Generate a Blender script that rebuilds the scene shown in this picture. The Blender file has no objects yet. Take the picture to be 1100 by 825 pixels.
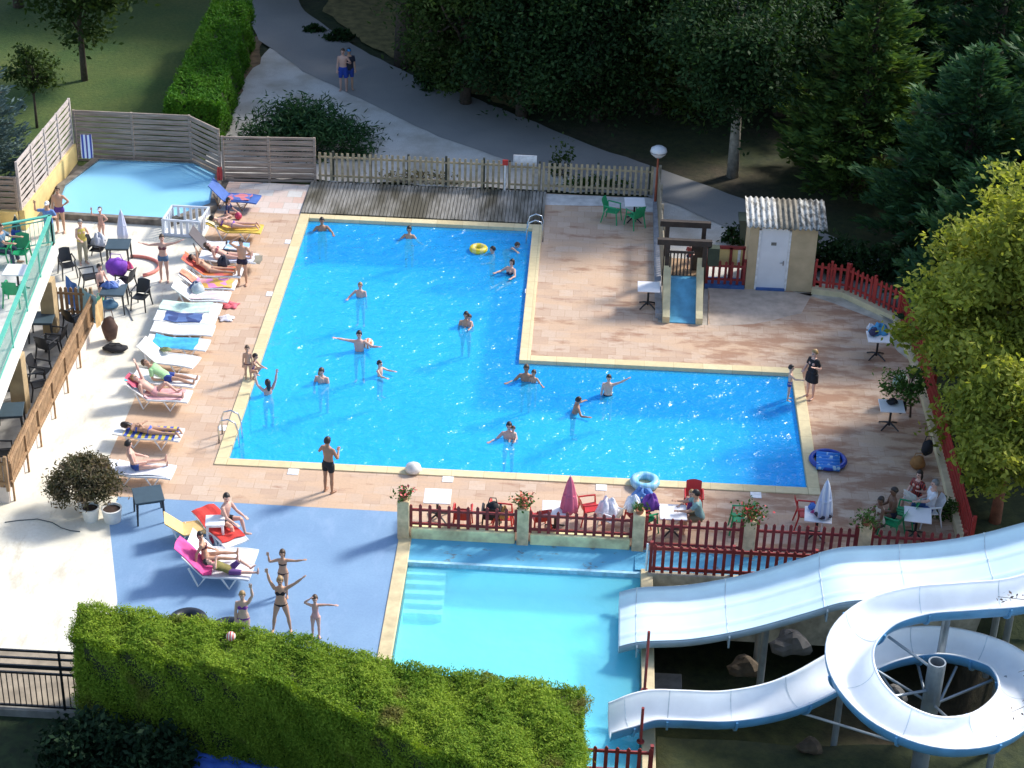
import bpy, bmesh, math, random
import numpy as np
from mathutils import Vector, Matrix, Euler
random.seed(7); RS = np.random.RandomState(11)
SC = bpy.context.scene; COL = SC.collection
PI = math.pi

# ------------------------------------------------------------------ camera solved from the photograph
FPX = 2095.44; PITCH = 0.526406; ROLL = -0.029706; YAW = -0.03837
CAM = np.array([9.66075, -45.79621, 29.51255])
_cy, _sy = math.cos(YAW), math.sin(YAW)
_f = np.array([_sy*math.cos(PITCH), _cy*math.cos(PITCH), -math.sin(PITCH)])
_r = np.array([_cy, -_sy, 0.0]); _d = np.cross(_f, _r)
_R = np.array([math.cos(ROLL)*_r + math.sin(ROLL)*_d, -math.sin(ROLL)*_r + math.cos(ROLL)*_d, _f])
def G(px, py, z=0.0):
    """the point at height z seen at photo position px, py (1100 x 825)"""
    d = _R.T @ np.array([(px-550)/FPX, (py-412.5)/FPX, 1.0])
    return CAM + d*((z-CAM[2])/d[2])
def V2(px, py, z=0.0):
    g = G(px, py, z); return (g[0], g[1])
def PX(p):
    q = _R @ (np.asarray(p, float)-CAM); return (550+FPX*q[0]/q[2], 412.5+FPX*q[1]/q[2])
def HT(px, py, ytop, z=0.0):
    """height of something standing at px, py whose top is seen at ytop"""
    g = G(px, py, z); h = 1.0
    for _ in range(12):
        y = PX((g[0], g[1], z+h))[1]; h *= (py-ytop)/max(py-y, 1e-6)
    return h
cam = bpy.data.cameras.new('camera'); co = bpy.data.objects.new('camera', cam); COL.objects.link(co)
M = Matrix(((_R[0][0], -_R[1][0], -_R[2][0]), (_R[0][1], -_R[1][1], -_R[2][1]), (_R[0][2], -_R[1][2], -_R[2][2])))
co.matrix_world = Matrix.Translation(Vector(CAM)) @ M.to_4x4()
cam.sensor_width = 36; cam.lens = 36*FPX/1100; cam.clip_end = 2000; cam.clip_start = 0.5
SC.camera = co

# ------------------------------------------------------------------ light
SUN_EL, SUN_DIR = math.radians(38), np.array([0.80, 0.60])
w = bpy.data.worlds.new('World'); SC.world = w; w.use_nodes = True
nt = w.node_tree; sky = nt.nodes.new('ShaderNodeTexSky'); sky.sky_type = 'NISHITA'; sky.sun_disc = False
sky.sun_elevation = SUN_EL; sky.sun_rotation = math.atan2(SUN_DIR[0], SUN_DIR[1]); sky.air_density = 1.0; sky.dust_density = 1.5
nt.links.new(sky.outputs[0], nt.nodes['Background'].inputs[0]); nt.nodes['Background'].inputs[1].default_value = 0.15
sl = bpy.data.lights.new('sun', 'SUN'); sl.energy = 2.8; sl.angle = math.radians(10); sl.color = (1.0, 0.95, 0.87)
so = bpy.data.objects.new('sun', sl); COL.objects.link(so)
_sd = Vector((SUN_DIR[0]*math.cos(SUN_EL), SUN_DIR[1]*math.cos(SUN_EL), math.sin(SUN_EL)))
so.rotation_euler = _sd.to_track_quat('Z', 'Y').to_euler(); so.location = (40, 40, 60)
vs = SC.view_settings; vs.view_transform = 'Standard'; vs.look = 'None'; vs.gamma = 1.0; vs.exposure = 0.9
SC.cycles.max_bounces = 8; SC.cycles.transparent_max_bounces = 12; SC.cycles.use_denoising = True

# ------------------------------------------------------------------ materials
def lin(c):
    return tuple(((x/255)/12.92 if x/255 <= .04045 else (((x/255)+.055)/1.055)**2.4) for x in c)
_mats = {}
class NT:
    def __init__(s, name):
        s.m = bpy.data.materials.new(name); s.m.use_nodes = True; s.t = s.m.node_tree
        s.b = s.t.nodes['Principled BSDF']; s.out = s.t.nodes['Material Output']
    def n(s, typ, **kw):
        x = s.t.nodes.new('ShaderNode'+typ)
        for k, v in kw.items():
            if k.startswith('i_'):
                key = k[2:]; key = int(key) if key.isdigit() else key.replace('_', ' ')
                x.inputs[key].default_value = v
            else: setattr(x, k, v)
        return x
    def l(s, a, b): s.t.links.new(a, b)
    def pos(s, scale=(1, 1, 1), obj=True, rot=0.0):
        tc = s.n('TexCoord'); mp = s.n('Mapping'); mp.inputs['Scale'].default_value = scale
        mp.inputs['Rotation'].default_value = (0, 0, rot)
        s.l(tc.outputs['Object'], mp.inputs[0]); return mp.outputs[0]
    def noise(s, vec, scale, detail=4, rough=.55):
        x = s.n('TexNoise'); x.inputs['Scale'].default_value = scale; x.inputs['Detail'].default_value = detail
        x.inputs['Roughness'].default_value = rough
        if vec is not None: s.l(vec, x.inputs['Vector'])
        return x.outputs['Fac']
    def ramp(s, fac, stops):
        x = s.n('ValToRGB'); e = x.color_ramp.elements
        while len(e) < len(stops): e.new(.5)
        for i, (p, c) in enumerate(stops):
            e[i].position = p; e[i].color = (c[0], c[1], c[2], 1) if not isinstance(c, (int, float)) else (c, c, c, 1)
        s.l(fac, x.inputs[0]); return x.outputs[0]
    def mix(s, fac, a, b, mode='MIX'):
        x = s.n('Mix', data_type='RGBA', blend_type=mode)
        for sock, v in ((x.inputs[0], fac), (x.inputs[6], a), (x.inputs[7], b)):
            if hasattr(v, 'is_linked'): s.l(v, sock)
            elif isinstance(v, (int, float)): sock.default_value = v
            else: sock.default_value = (v[0], v[1], v[2], 1)
        return x.outputs[2]
    def bump(s, h, strength=.3, dist=.01):
        x = s.n('Bump'); x.inputs['Strength'].default_value = strength; x.inputs['Distance'].default_value = dist
        s.l(h, x.inputs['Height']); s.l(x.outputs[0], s.b.inputs['Normal'])
    def col(s, c, rough=.6):
        if hasattr(c, 'is_linked'): s.l(c, s.b.inputs['Base Color'])
        else: s.b.inputs['Base Color'].default_value = (c[0], c[1], c[2], 1)
        s.b.inputs['Roughness'].default_value = rough

def mat(name, c, rough=.6, var=.18, scale=6, metal=0.0, bump=0.0, spec=None, c2=None, tr=0.0):
    """plain material: base colour with uneven wear and dirt"""
    if name in _mats: return _mats[name]
    t = NT(name); p = t.pos(); f = t.noise(p, scale)
    hi = c2 if c2 else tuple(min(1, x*(1+var)) for x in c); lo = tuple(x*(1-var) for x in c)
    t.col(t.ramp(f, [(.32, lo), (.68, hi)]), rough); t.b.inputs['Metallic'].default_value = metal
    if spec is not None: t.b.inputs['Specular IOR Level'].default_value = spec
    if bump: t.bump(t.noise(p, scale*6), bump, .01)
    if tr:
        tl = t.n('BsdfTranslucent'); tl.inputs[0].default_value = (*c, 1); ms = t.n('MixShader'); ms.inputs[0].default_value = tr
        t.l(t.b.outputs[0], ms.inputs[1]); t.l(tl.outputs[0], ms.inputs[2]); t.l(ms.outputs[0], t.out.inputs[0])
    _mats[name] = t.m; return t.m

def leafmat(name, lo, hi, brown=None, tr=.35, nscale=.8, rough=.5):
    if name in _mats: return _mats[name]
    t = NT(name); g = t.n('NewGeometry')
    f = t.noise(t.pos(), nscale, 3)
    a = t.n('Math', operation='MULTIPLY_ADD'); t.l(g.outputs['Random Per Island'], a.inputs[0]); a.inputs[1].default_value = .55
    b = t.n('Math', operation='MULTIPLY_ADD'); t.l(f, b.inputs[0]); b.inputs[1].default_value = 1.3; b.inputs[2].default_value = -.42
    t.l(b.outputs[0], a.inputs[2])
    c = t.ramp(a.outputs[0], [(.1, lo), (.85, hi)])
    if brown:
        c = t.mix(t.ramp(t.noise(t.pos(), nscale*1.1, 2), [(.60, 0), (.70, 1)]), c, brown)
    t.col(c, max(rough,.6)); t.b.inputs['Specular IOR Level'].default_value = .12
    tl = t.n('BsdfTranslucent'); ms = t.n('MixShader'); ms.inputs[0].default_value = tr
    tc = t.mix(1.0, c, (1.25, 1.25, .55), 'MULTIPLY')
    t.l(tc, tl.inputs[0]); t.l(t.b.outputs[0], ms.inputs[1]); t.l(tl.outputs[0], ms.inputs[2]); t.l(ms.outputs[0], t.out.inputs[0])
    _mats[name] = t.m; return t.m

# ------------------------------------------------------------------ mesh builder
class MB:
    def __init__(s): s.v = []; s.f = []; s.mi = []; s.cur = 0
    def add(s, vs, fs):
        o = len(s.v); s.v += [tuple(map(float, x)) for x in vs]
        for f in fs: s.f.append(tuple(i+o for i in f)); s.mi.append(s.cur)
        return s
    def box(s, c, d, rz=0.0, R=None):
        x, y, z = d[0]/2, d[1]/2, d[2]/2
        P = [(-x,-y,-z),(x,-y,-z),(x,y,-z),(-x,y,-z),(-x,-y,z),(x,-y,z),(x,y,z),(-x,y,z)]
        R = R if R is not None else Matrix.Rotation(rz, 3, 'Z')
        return s.add([R @ Vector(p)+Vector(c) for p in P], [(0,3,2,1),(4,5,6,7),(0,1,5,4),(1,2,6,5),(2,3,7,6),(3,0,4,7)])
    def bar(s, a, b, w, h, up=(0, 0, 1)):
        """box from a to b, w wide, h high"""
        a, b = Vector(a), Vector(b); d = (b-a); L = d.length
        if L < 1e-6: return s
        d.normalize(); u = Vector(up); sx = d.cross(u)
        if sx.length < 1e-4: sx = d.cross(Vector((0, 1, 0)))
        sx.normalize(); u = sx.cross(d)
        R = Matrix((sx, d, u)).transposed()
        return s.box((a+b)/2, (w, L, h), R=R)
    def rings(s, R, cap=True, close=True):
        n = len(R[0]); vs = [p for r in R for p in r]; fs = []
        for i in range(len(R)-1):
            for j in range(n if close else n-1):
                k = (j+1) % n; fs.append((i*n+j, i*n+k, (i+1)*n+k, (i+1)*n+j))
        if cap and close: fs += [tuple(range(n-1, -1, -1)), tuple(range((len(R)-1)*n, len(R)*n))]
        return s.add(vs, fs)
    def tube(s, pts, rad, n=8, lat=None, dep=None):
        """round tube through pts; rad number or list; dep list = second radius, lat = direction of the first"""
        P = [Vector(p) for p in pts]; m = len(P)
        rad = [rad]*m if isinstance(rad, (int, float)) else list(rad); dep = dep if dep else rad
        R = []; pu = Vector(lat) if lat is not None else None
        for i in range(m):
            t = (P[min(i+1, m-1)]-P[max(i-1, 0)]); t = t.normalized() if t.length > 1e-9 else Vector((0, 0, 1))
            if pu is None:
                pu = t.cross(Vector((0, 0, 1)))
                if pu.length < 1e-3: pu = t.cross(Vector((0, 1, 0)))
            u = pu - t*pu.dot(t); u = u.normalized() if u.length > 1e-6 else t.orthogonal().normalized()
            v = t.cross(u); pu = Vector(lat) if lat is not None else u
            R.append([P[i]+u*(rad[i]*math.cos(2*PI*k/n))+v*(dep[i]*math.sin(2*PI*k/n)) for k in range(n)])
        return s.rings(R)
    def cyl(s, a, b, r0, r1=None, n=12): return s.tube([a, b], [r0, r0 if r1 is None else r1], n)
    def ell(s, c, r, n=12, m=8, R=None):
        R = R if R is not None else Matrix.Identity(3); c = Vector(c); rr = []
        for i in range(m+1):
            a = -PI/2+PI*i/m; ca = max(math.cos(a), .02)
            rr.append([c+R @ Vector((r[0]*ca*math.cos(2*PI*k/n), r[1]*ca*math.sin(2*PI*k/n), r[2]*math.sin(a))) for k in range(n)])
        return s.rings(rr)
    def lathe(s, c, prof, n=20):
        c = Vector(c); return s.rings([[c+Vector((r*math.cos(2*PI*k/n), r*math.sin(2*PI*k/n), z)) for k in range(n)] for r, z in prof])
    def torus(s, c, R0, r, n=28, m=10, flat=1.0):
        c = Vector(c); rr = []
        for i in range(n):
            a = 2*PI*i/n; rr.append([c+Vector(((R0+r*math.cos(2*PI*k/m))*math.cos(a), (R0+r*math.cos(2*PI*k/m))*math.sin(a), r*flat*math.sin(2*PI*k/m))) for k in range(m)])
        rr.append(rr[0]); return s.rings(rr, cap=False)
    def sheet(s, poly, z=0.0):
        return s.add([(p[0], p[1], z if len(p) < 3 else p[2]) for p in poly], [tuple(range(len(poly)))])
    def prism(s, poly, z0, z1):
        n = len(poly); a = sum(poly[i][0]*poly[(i+1) % n][1]-poly[(i+1) % n][0]*poly[i][1] for i in range(n))
        if a < 0: poly = poly[::-1]
        vs = [(p[0], p[1], z0) for p in poly]+[(p[0], p[1], z1) for p in poly]
        return s.add(vs, [tuple(range(n-1, -1, -1)), tuple(range(n, 2*n))]+[(i, (i+1) % n, n+(i+1) % n, n+i) for i in range(n)])
    def mesh(s, name, mats, smooth=False):
        me = bpy.data.meshes.new(name); me.from_pydata(s.v, [], s.f)
        mats = mats if isinstance(mats, (list, tuple)) else [mats]
        for m in mats: me.materials.append(m)
        if len(mats) > 1: me.polygons.foreach_set('material_index', s.mi)
        if smooth: me.polygons.foreach_set('use_smooth', [True]*len(s.f))
        me.update(); return me
    def build(s, name, mats, parent=None, smooth=False, loc=None, rz=0.0, bevel=0.0):
        o = bpy.data.objects.new(name, s.mesh(name, mats, smooth)); COL.objects.link(o)
        if parent is not None: o.parent = parent
        if loc is not None: o.location = loc
        if rz: o.rotation_euler = (0, 0, rz)
        if bevel:
            b = o.modifiers.new('bevel', 'BEVEL'); b.width = bevel; b.segments = 2; b.limit_method = 'ANGLE'
        return o
def tag(o, label, cat=None, group=None):
    o['label'] = label
    if cat: o['category'] = cat
    if group: o['group'] = group
    return o
def thing(name, label, cat, loc=(0, 0, 0), rz=0.0, group=None):
    o = bpy.data.objects.new(name, None); COL.objects.link(o); o.empty_display_size = .2
    o.location = tuple(map(float, loc)); o.rotation_euler = (0, 0, rz); return tag(o, label, cat, group)
def struct(o, kind='structure'): o['kind'] = kind; return o
_kids = {}
def dup(root, loc, rz, label, group=None):
    def cp(o, par):
        c = o.copy(); COL.objects.link(c); c.parent = par
        for ch in [x for x in list(o.children)]: cp(ch, c)
        return c
    r = cp(root, None); r.location = tuple(map(float, loc)); r.rotation_euler = (0, 0, rz); r['label'] = label
    if group: r['group'] = group
    return r
# ================================================================== the setting
C_ = dict(cream=(.62,.52,.33), coping=(.74,.66,.44), white=(.8,.8,.79))
W1, W2, D1, D2 = 7.85, 16.2, 15.76, 6.39
# ---- ground sheet: one grid out to the horizon, dropped under the decks and pools
def ground_h(x, y):
    und = 0.0
    if -10.3 < x < 20.2 and -9.3 < y < 18.6 and not (x > 12.4 and y > 13.2): return -3.2
    if 5.2 < x < 11.8 and -12.6 < y <= -9.3: return -3.2
    n = .10*math.sin(x*.7+1)*math.sin(y*.5)+.06*math.sin(x*1.9+y*1.3)
    if x > 11.4 and y < -4.6 or (x > 4.8 and y < -12.4): return -1.1+n*.8
    if y < -10.4 and x <= -1.5: return -.30+n*.2
    if y < -10.4 and x <= 5.2: return -.30+n*.2
    if y > 45: und = (y-45)*.10
    return -.06+und+(n*.25 if (y > 24 or x < -11) else 0)
xs = sorted(set([round(-30+.5*i, 2) for i in range(151)] + [-400,-250,-150,-100,-70,-50,-40,60,80,110,160,260,400]))
ys = sorted(set([round(-26+.5*i, 2) for i in range(173)] + [-300,-180,-110,-70,-45,-34,70,80,95,115,150,220,330]))
b = MB(); b.add([(x, y, ground_h(x, y)) for y in ys for x in xs], [(j*len(xs)+i, j*len(xs)+i+1, (j+1)*len(xs)+i+1, (j+1)*len(xs)+i) for j in range(len(ys)-1) for i in range(len(xs)-1)])
t = NT('earth'); p = t.pos(); n1 = t.noise(p, .22, 5); n2 = t.noise(p, 3.2, 6, .7)
dirt = t.ramp(n2, [(.3, (.035,.03,.018)), (.7, (.095,.075,.045))]); gr = t.ramp(n2, [(.3, (.012,.024,.008)), (.72, (.05,.062,.018))])
t.col(t.mix(t.ramp(n1, [(.48, 0), (.66, 1)]), gr, dirt), .95); t.bump(n2, .6, .08)
struct(b.build('ground', t.m, smooth=True))

def sheet(name, poly, z, m): return struct(MB().sheet(poly, z).build(name, m))
# lawn, gravel yard, road (each a sheet above the one below)
t = NT('lawn'); p = t.pos(); n1 = t.noise(p, .3, 4); n2 = t.noise(p, 7, 6, .75)
c = t.mix(t.ramp(n1, [(.35, 0), (.7, 1)]), t.ramp(n2, [(.3, (.020,.055,.008)), (.7, (.055,.11,.016))]), t.ramp(n2, [(.3, (.05,.08,.013)), (.7, (.115,.14,.028))]))
t.col(c, .95); t.bump(n2, .8, .06)
LAWN = t.m
sheet('lawn', [(-30,60), (-30,14.9), (-10.9,15.1), (-9.8,20.9), (-9.0,19.3), (-4.6,19.9), (-4.4,21.4), (-4.9,33.5), (-6.5,38.5), (-10,60)], .03, LAWN)
t = NT('gravel'); p = t.pos(); n1 = t.noise(p, .7, 4); n2 = t.noise(p, 22, 5, .8)
t.col(t.mix(t.ramp(n1, [(.40, .0), (.75, .75)]), t.ramp(n2, [(.3, (.48,.45,.40)), (.7, (.74,.71,.65))]), (.30,.25,.17)), .95); t.bump(n2, .5, .02)
GRAVEL = t.m
t = NT('asphalt'); p = t.pos(); n1 = t.noise(p, .55, 4); n2 = t.noise(p, 30, 4, .8)
t.col(t.mix(t.ramp(n1, [(.3, .0), (.75, .6)]), t.ramp(n2, [(.3, (.20,.195,.188)), (.7, (.30,.295,.28))]), (.34,.32,.29)), .92); t.bump(n2, .4, .01)
ASPH = t.m
road_lo = [(-11,52), (-8.2,44), (-6.2,37.6), (-4.6,33.0), (-2.2,29.6), (.97,26.4), (3.9,23.4), (7.2,21.1), (10.0,19.9), (12.9,18.2), (15.6,15.6), (18.4,11.8), (22.5,6)]
road_hi = [(25,8.6), (21,13.2), (18.3,16.2), (16.3,18.2), (12.8,21.0), (9.9,23.1), (6.6,26.1), (2.2,29.8), (-.6,32.9), (-3.2,36.8), (-5.2,43), (-7.6,52)]
def wob(poly, amp, step=.6):
    out = []
    for i in range(len(poly)):
        a, c2 = Vector(poly[i]), Vector(poly[(i+1) % len(poly)]); k = max(1, int((c2-a).length/step))
        for j in range(k):
            q = a.lerp(c2, j/k); out.append((q.x+RS.uniform(-amp, amp), q.y+RS.uniform(-amp, amp)))
    return out
sheet('gravel_yard', wob([(-4.5,19.0), (-4.3,26.6), (-4.45,29.0), (-3.9,32.2), (-2.4,30.6), (1.2,27.0), (4.2,24.0), (7.4,21.7), (10.2,20.3), (12.3,19.2), (12.3,18.9), (-.2,18.95)], .13), .05, GRAVEL)
sheet('dry_verge', wob([(-4.9,19.9), (-4.3,26.4), (-4.0,30.2), (-4.6,33.6), (-5.3,33.4), (-4.6,26), (-5.0,20)], .12), .036, mat('dry_soil', (.17,.115,.065), .95, .4, 4, bump=.5))
sheet('dry_grass_bank', wob([(-2.6,37.5), (-.2,33.4), (2.5,30.2), (6.9,26.6), (8.5,28.5), (5,33), (1.5,39), (-1.5,44)], .2), .034, mat('dry_grass', (.20,.165,.062), .95, .4, 2.5, bump=.6))
sheet('gravel_verge', wob([(12.4,12.45), (15.0,12.45), (15.0,13.6), (17.4,13.6), (17.6,12.4), (19.0,11.9), (16.0,15.4), (13.2,18.2), (12.4,18.7)], .06), .04, GRAVEL)
sheet('road', wob(road_lo+road_hi, .05), .06, ASPH)

sheet('front_lawn', [(-16,-11.15), (4.6,-11.15), (4.6,-15.5), (4.0,-20), (-16,-20)], -.17, mat('shaded_lawn', (.016,.030,.008), .95, .45, 5, bump=.7))  # the shade on this lawn is put into its very dark green
# ---- decks
def deckmat(name, tile, c1, c2, mort, patch, patch2, pscale, thr, size=.47, rough=.8):
    t = NT(name); p = t.pos(); br = t.n('TexBrick'); t.l(p, br.inputs['Vector']); br.offset = .5
    br.inputs['Scale'].default_value = 1.0; br.inputs['Brick Width'].default_value = size*1.0; br.inputs['Row Height'].default_value = size*1.0
    br.inputs['Mortar Size'].default_value = .006; br.inputs['Color1'].default_value = (*c1, 1); br.inputs['Color2'].default_value = (*c2, 1); br.inputs['Mortar'].default_value = (*mort, 1)
    ps = t.pos((.55, 1.5, 1)); n = t.noise(ps, pscale, 5, .6); n3 = t.noise(t.pos(), .35, 3)
    nx = t.n('Math', operation='ADD'); t.l(n, nx.inputs[0]); m2 = t.n('Math', operation='MULTIPLY_ADD'); t.l(n3, m2.inputs[0]); m2.inputs[1].default_value = .35; m2.inputs[2].default_value = -.175; t.l(m2.outputs[0], nx.inputs[1])
    c = t.mix(t.ramp(nx.outputs[0], [(thr-.05, 0), (thr+.06, .75)]), br.outputs[0], patch)
    ps2 = t.pos((.5, 1.5, 1)); n4 = t.noise(ps2, pscale*1.7, 5, .65)
    sx = t.n('SeparateXYZ'); t.l(t.pos(), sx.inputs[0]); gx_ = t.n('MapRange'); t.l(sx.outputs[0], gx_.inputs[0]); gx_.inputs[1].default_value = 6; gx_.inputs[2].default_value = 15; gx_.inputs[3].default_value = -.07; gx_.inputs[4].default_value = .07
    n5 = t.n('Math', operation='ADD'); t.l(n4, n5.inputs[0]); t.l(gx_.outputs[0], n5.inputs[1])
    c = t.mix(t.ramp(n5.outputs[0], [(.53, 0), (.64, .75)]), c, patch2)
    fine = t.noise(t.pos(), 14, 5, .7); c = t.mix(t.ramp(fine, [(.3, .22), (.6, 0)]), c, tuple(x*.6 for x in c1))
    t.col(c, rough); t.b.inputs['Specular IOR Level'].default_value = .35; t.bump(fine, .15, .01); return t.m
TILE = deckmat('terracotta_tiles', 1, (.50,.345,.245), (.60,.46,.35), (.42,.27,.17), (.60,.41,.27), (.31,.15,.085), .8, .52)
def ring(name, rects, z, m):
    b = MB()
    for x0, y0, x1, y1 in rects: b.sheet([(x0,y0), (x1,y0), (x1,y1), (x0,y1)], z)
    return struct(b.build(name, m))
cw = .34
struct(MB().sheet([(-3.32,-2.15), (5.02,-2.2), (5.2,-3.4), (20.1,-3.4), (20.1,-cw), (-cw,-cw), (-cw,D1+cw), (-3.32,D1+cw)], 0.0)
       .sheet([(W2+cw,-cw), (20.1,-cw), (20.1,7.0), (19.8,10.2), (18.3,11.8), (17.3,11.9), (W2+cw,11.95)], 0.0)
       .sheet([(W1+cw,D2+cw), (W2+cw,D2+cw), (W2+cw,11.95), (13.85,11.9), (13.75,9.3), (12.15,9.35), (12.05,18.8), (W1+cw,18.8)], 0.0)
       .build('tile_deck', TILE))
# pastel square tiles beside the children's pool
t = NT('pastel_tiles'); br = t.n('TexBrick'); t.l(t.pos(), br.inputs['Vector']); br.inputs['Scale'].default_value = 1; br.inputs['Brick Width'].default_value = .52; br.inputs['Row Height'].default_value = .5
br.inputs['Mortar Size'].default_value = .006; br.inputs['Color1'].default_value = (.66,.42,.33,1); br.inputs['Color2'].default_value = (.66,.66,.64,1); br.inputs['Mortar'].default_value = (.4,.36,.3,1)
t.col(t.mix(t.ramp(t.noise(t.pos(), 9), [(.3, .3), (.7, 0)]), br.outputs[0], (.45,.38,.28)), .8)
ring('pastel_tile_patch', [(-3.32, D1+cw, -.33, 18.6)], .0, t.m)
sheet('worn_concrete_strip', wob([(8.15,18.8), (12.05,18.8), (12.1,17.6), (10.4,17.9), (8.15,17.75)], .06), .004, mat('pale_concrete', (.60,.58,.55), .85, .2, 3))
sheet('worn_tile_patch', wob([(13.8,11.9), (17.2,11.9), (16.9,10.5), (15.3,9.6), (14.2,9.2), (13.75,9.3)], .1), .004, mat('worn_tile', (.50,.40,.32), .85, .22, 2.2))
sheet('mortar_strip', wob([(16.6,11.95), (18.3,11.75), (19.8,10.1), (20.0,7.6), (19.6,8.2), (19.3,10.1), (18.0,11.2)], .06), .004, mat('mortar', (.50,.46,.38), .85, .25, 2.5))
WD = NT('white_deck'); n1 = WD.noise(WD.pos(), .6, 4); n2 = WD.noise(WD.pos(), 9, 5, .7)
WD.col(WD.mix(WD.ramp(n2, [(.3, .35), (.6, 0)]), WD.ramp(n1, [(.3, (.66,.62,.50)), (.7, (.77,.75,.67))]), (.55,.50,.38)), .8); sc_ = WD.noise(WD.pos((1,.35,1), rot=.5), 1.7, 6, .75); WD.col(WD.mix(WD.ramp(sc_, [(.54, 0), (.66, .75)]), WD.b.inputs['Base Color'].links[0].from_socket, (.50,.45,.35)), .8); WD = WD.m
struct(MB().sheet([(-10.2,-9.0), (-1.2,-9.0), (-1.57,-6.8), (-2.6,-3.3), (-2.62,-2.15), (-3.32,-2.15), (-3.32,14.72), (-3.6,16.2), (-9.2,16.2), (-10.2,14.9)], 0.0).build('white_deck', WD))
sheet('pale_path', wob([(-10.2,-9.0), (-1.2,-9.0), (-1.3,-11.1), (-10.2,-11.0)], .02), -.012, mat('path_concrete', (.30,.25,.185), .9, .25, 2.5, bump=.3))
BD = NT('blue_deck'); n1 = BD.noise(BD.pos(), .5, 4); n2 = BD.noise(BD.pos(), 16, 5, .7)
BD.col(BD.mix(BD.ramp(n2, [(.3, .25), (.62, 0)]), BD.ramp(n1, [(.3, (.165,.285,.45)), (.7, (.215,.355,.525))]), (.09,.16,.33)), .7); sc_ = BD.noise(BD.pos((1,.4,1), rot=-.4), 1.5, 6, .75); BD.col(BD.mix(BD.ramp(sc_, [(.53, 0), (.68, .7)]), BD.b.inputs['Base Color'].links[0].from_socket, (.24,.36,.54)), .7); BD = BD.m
struct(MB().sheet([(-2.62,-2.15), (5.02,-2.2), (5.16,-3.2), (5.16,-12.6), (5.0,-12.6), (3.0,-11.0), (-1.3,-10.2), (-1.2,-9.0), (-1.57,-6.8), (-2.6,-3.3)], 0.0).build('blue_deck', BD))
BP = NT('blue_paint_worn'); n1 = BP.noise(BP.pos((1.0, 2.2, 1)), 2.2, 5, .65)
BP.col(BP.mix(BP.ramp(n1, [(.59, 0), (.64, .8)]), BP.ramp(BP.noise(BP.pos(), 1.2), [(.3, (.09,.38,.58)), (.7, (.14,.47,.68))]), (.14,.17,.18)), .7); BP = BP.m
struct(MB().sheet([(11.72,-4.6), (20.1,-4.6), (20.1,-3.4), (11.4,-3.4), (11.4,-4.3), (11.72,-4.3)], 0.0).build('blue_path', BP))
# deck edge walls going down to the sunk ground of the slides and of the front garden
b = MB(); b.prism([(11.72,-4.62), (20.4,-4.62), (20.4,-4.45), (11.72,-4.45)], -1.9, .10); b.prism([(20.1,-4.45), (20.4,-4.45), (20.4,-3.0), (20.1,-3.0)], -1.9, .10)
tag(b.build('retaining_wall', mat('stained_wall', (.42,.38,.29), .9, .35, 2.5)), 'stained concrete retaining wall below the second red picket fence', 'wall')
b = MB(); b.prism([(-10.2,-11.2), (-1.4,-11.2), (-1.4,-11.0), (-10.2,-11.0)], -2.2, .03)
tag(b.build('kerb_wall', mat('kerb_concrete', (.24,.23,.20), .9, .25, 3)), 'low concrete kerb under the black metal railing', 'kerb')

# ---- main pool: basin, coping, water
PB = NT('pool_paint'); PB.col(PB.mix(PB.ramp(PB.noise(PB.pos(), .25, 3), [(.35, 0), (.65, 1)]), (.04,.52,.97), (.08,.62,.98)), .5); PB = PB.m
def basin(name, poly, z0, z1, m, th=.2):
    """pool shell: walls round an anticlockwise outline and a floor"""
    b = MB(); n = len(poly)
    b.add([(p[0], p[1], z0) for p in poly]+[(p[0], p[1], z1) for p in poly], [tuple(range(n))]+[((i+1) % n, i, n+i, n+(i+1) % n) for i in range(n)])
    return b
L_ = [(0,0), (W2,0), (W2,D2), (W1,D2), (W1,D1), (0,D1)]
struct(basin('pool_basin', L_, -1.25, -.2, PB).build('pool_basin', PB))
CP = NT('coping_stone'); br = CP.n('TexBrick'); CP.l(CP.pos(), br.inputs['Vector']); br.inputs['Scale'].default_value = 1; br.inputs['Brick Width'].default_value = .9; br.inputs['Row Height'].default_value = .9; br.offset = 0
br.inputs['Mortar Size'].default_value = .008; br.inputs['Color1'].default_value = (.66,.54,.30,1); br.inputs['Color2'].default_value = (.74,.63,.38,1); br.inputs['Mortar'].default_value = (.5,.4,.22,1)
CP.col(CP.mix(CP.ramp(CP.noise(CP.pos(), 5, 5, .7), [(.35, .35), (.6, 0)]), br.outputs[0], (.48,.38,.22)), .75); CP = CP.m
b = MB(); z0, z1 = -.2, .035
for x0, y0, x1, y1 in ((-cw,-cw,0,D1+cw), (0,D1,W1,D1+cw), (W1,D2,W1+cw,D1+cw), (W1+cw,D2,W2+cw,D2+cw), (W2,-cw,W2+cw,D2), (0,-cw,W2,0)):
    b.prism([(x0,y0), (x1,y0), (x1,y1), (x0,y1)], z0, z1)
struct(b.build('pool_coping', CP, bevel=.015))
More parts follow.
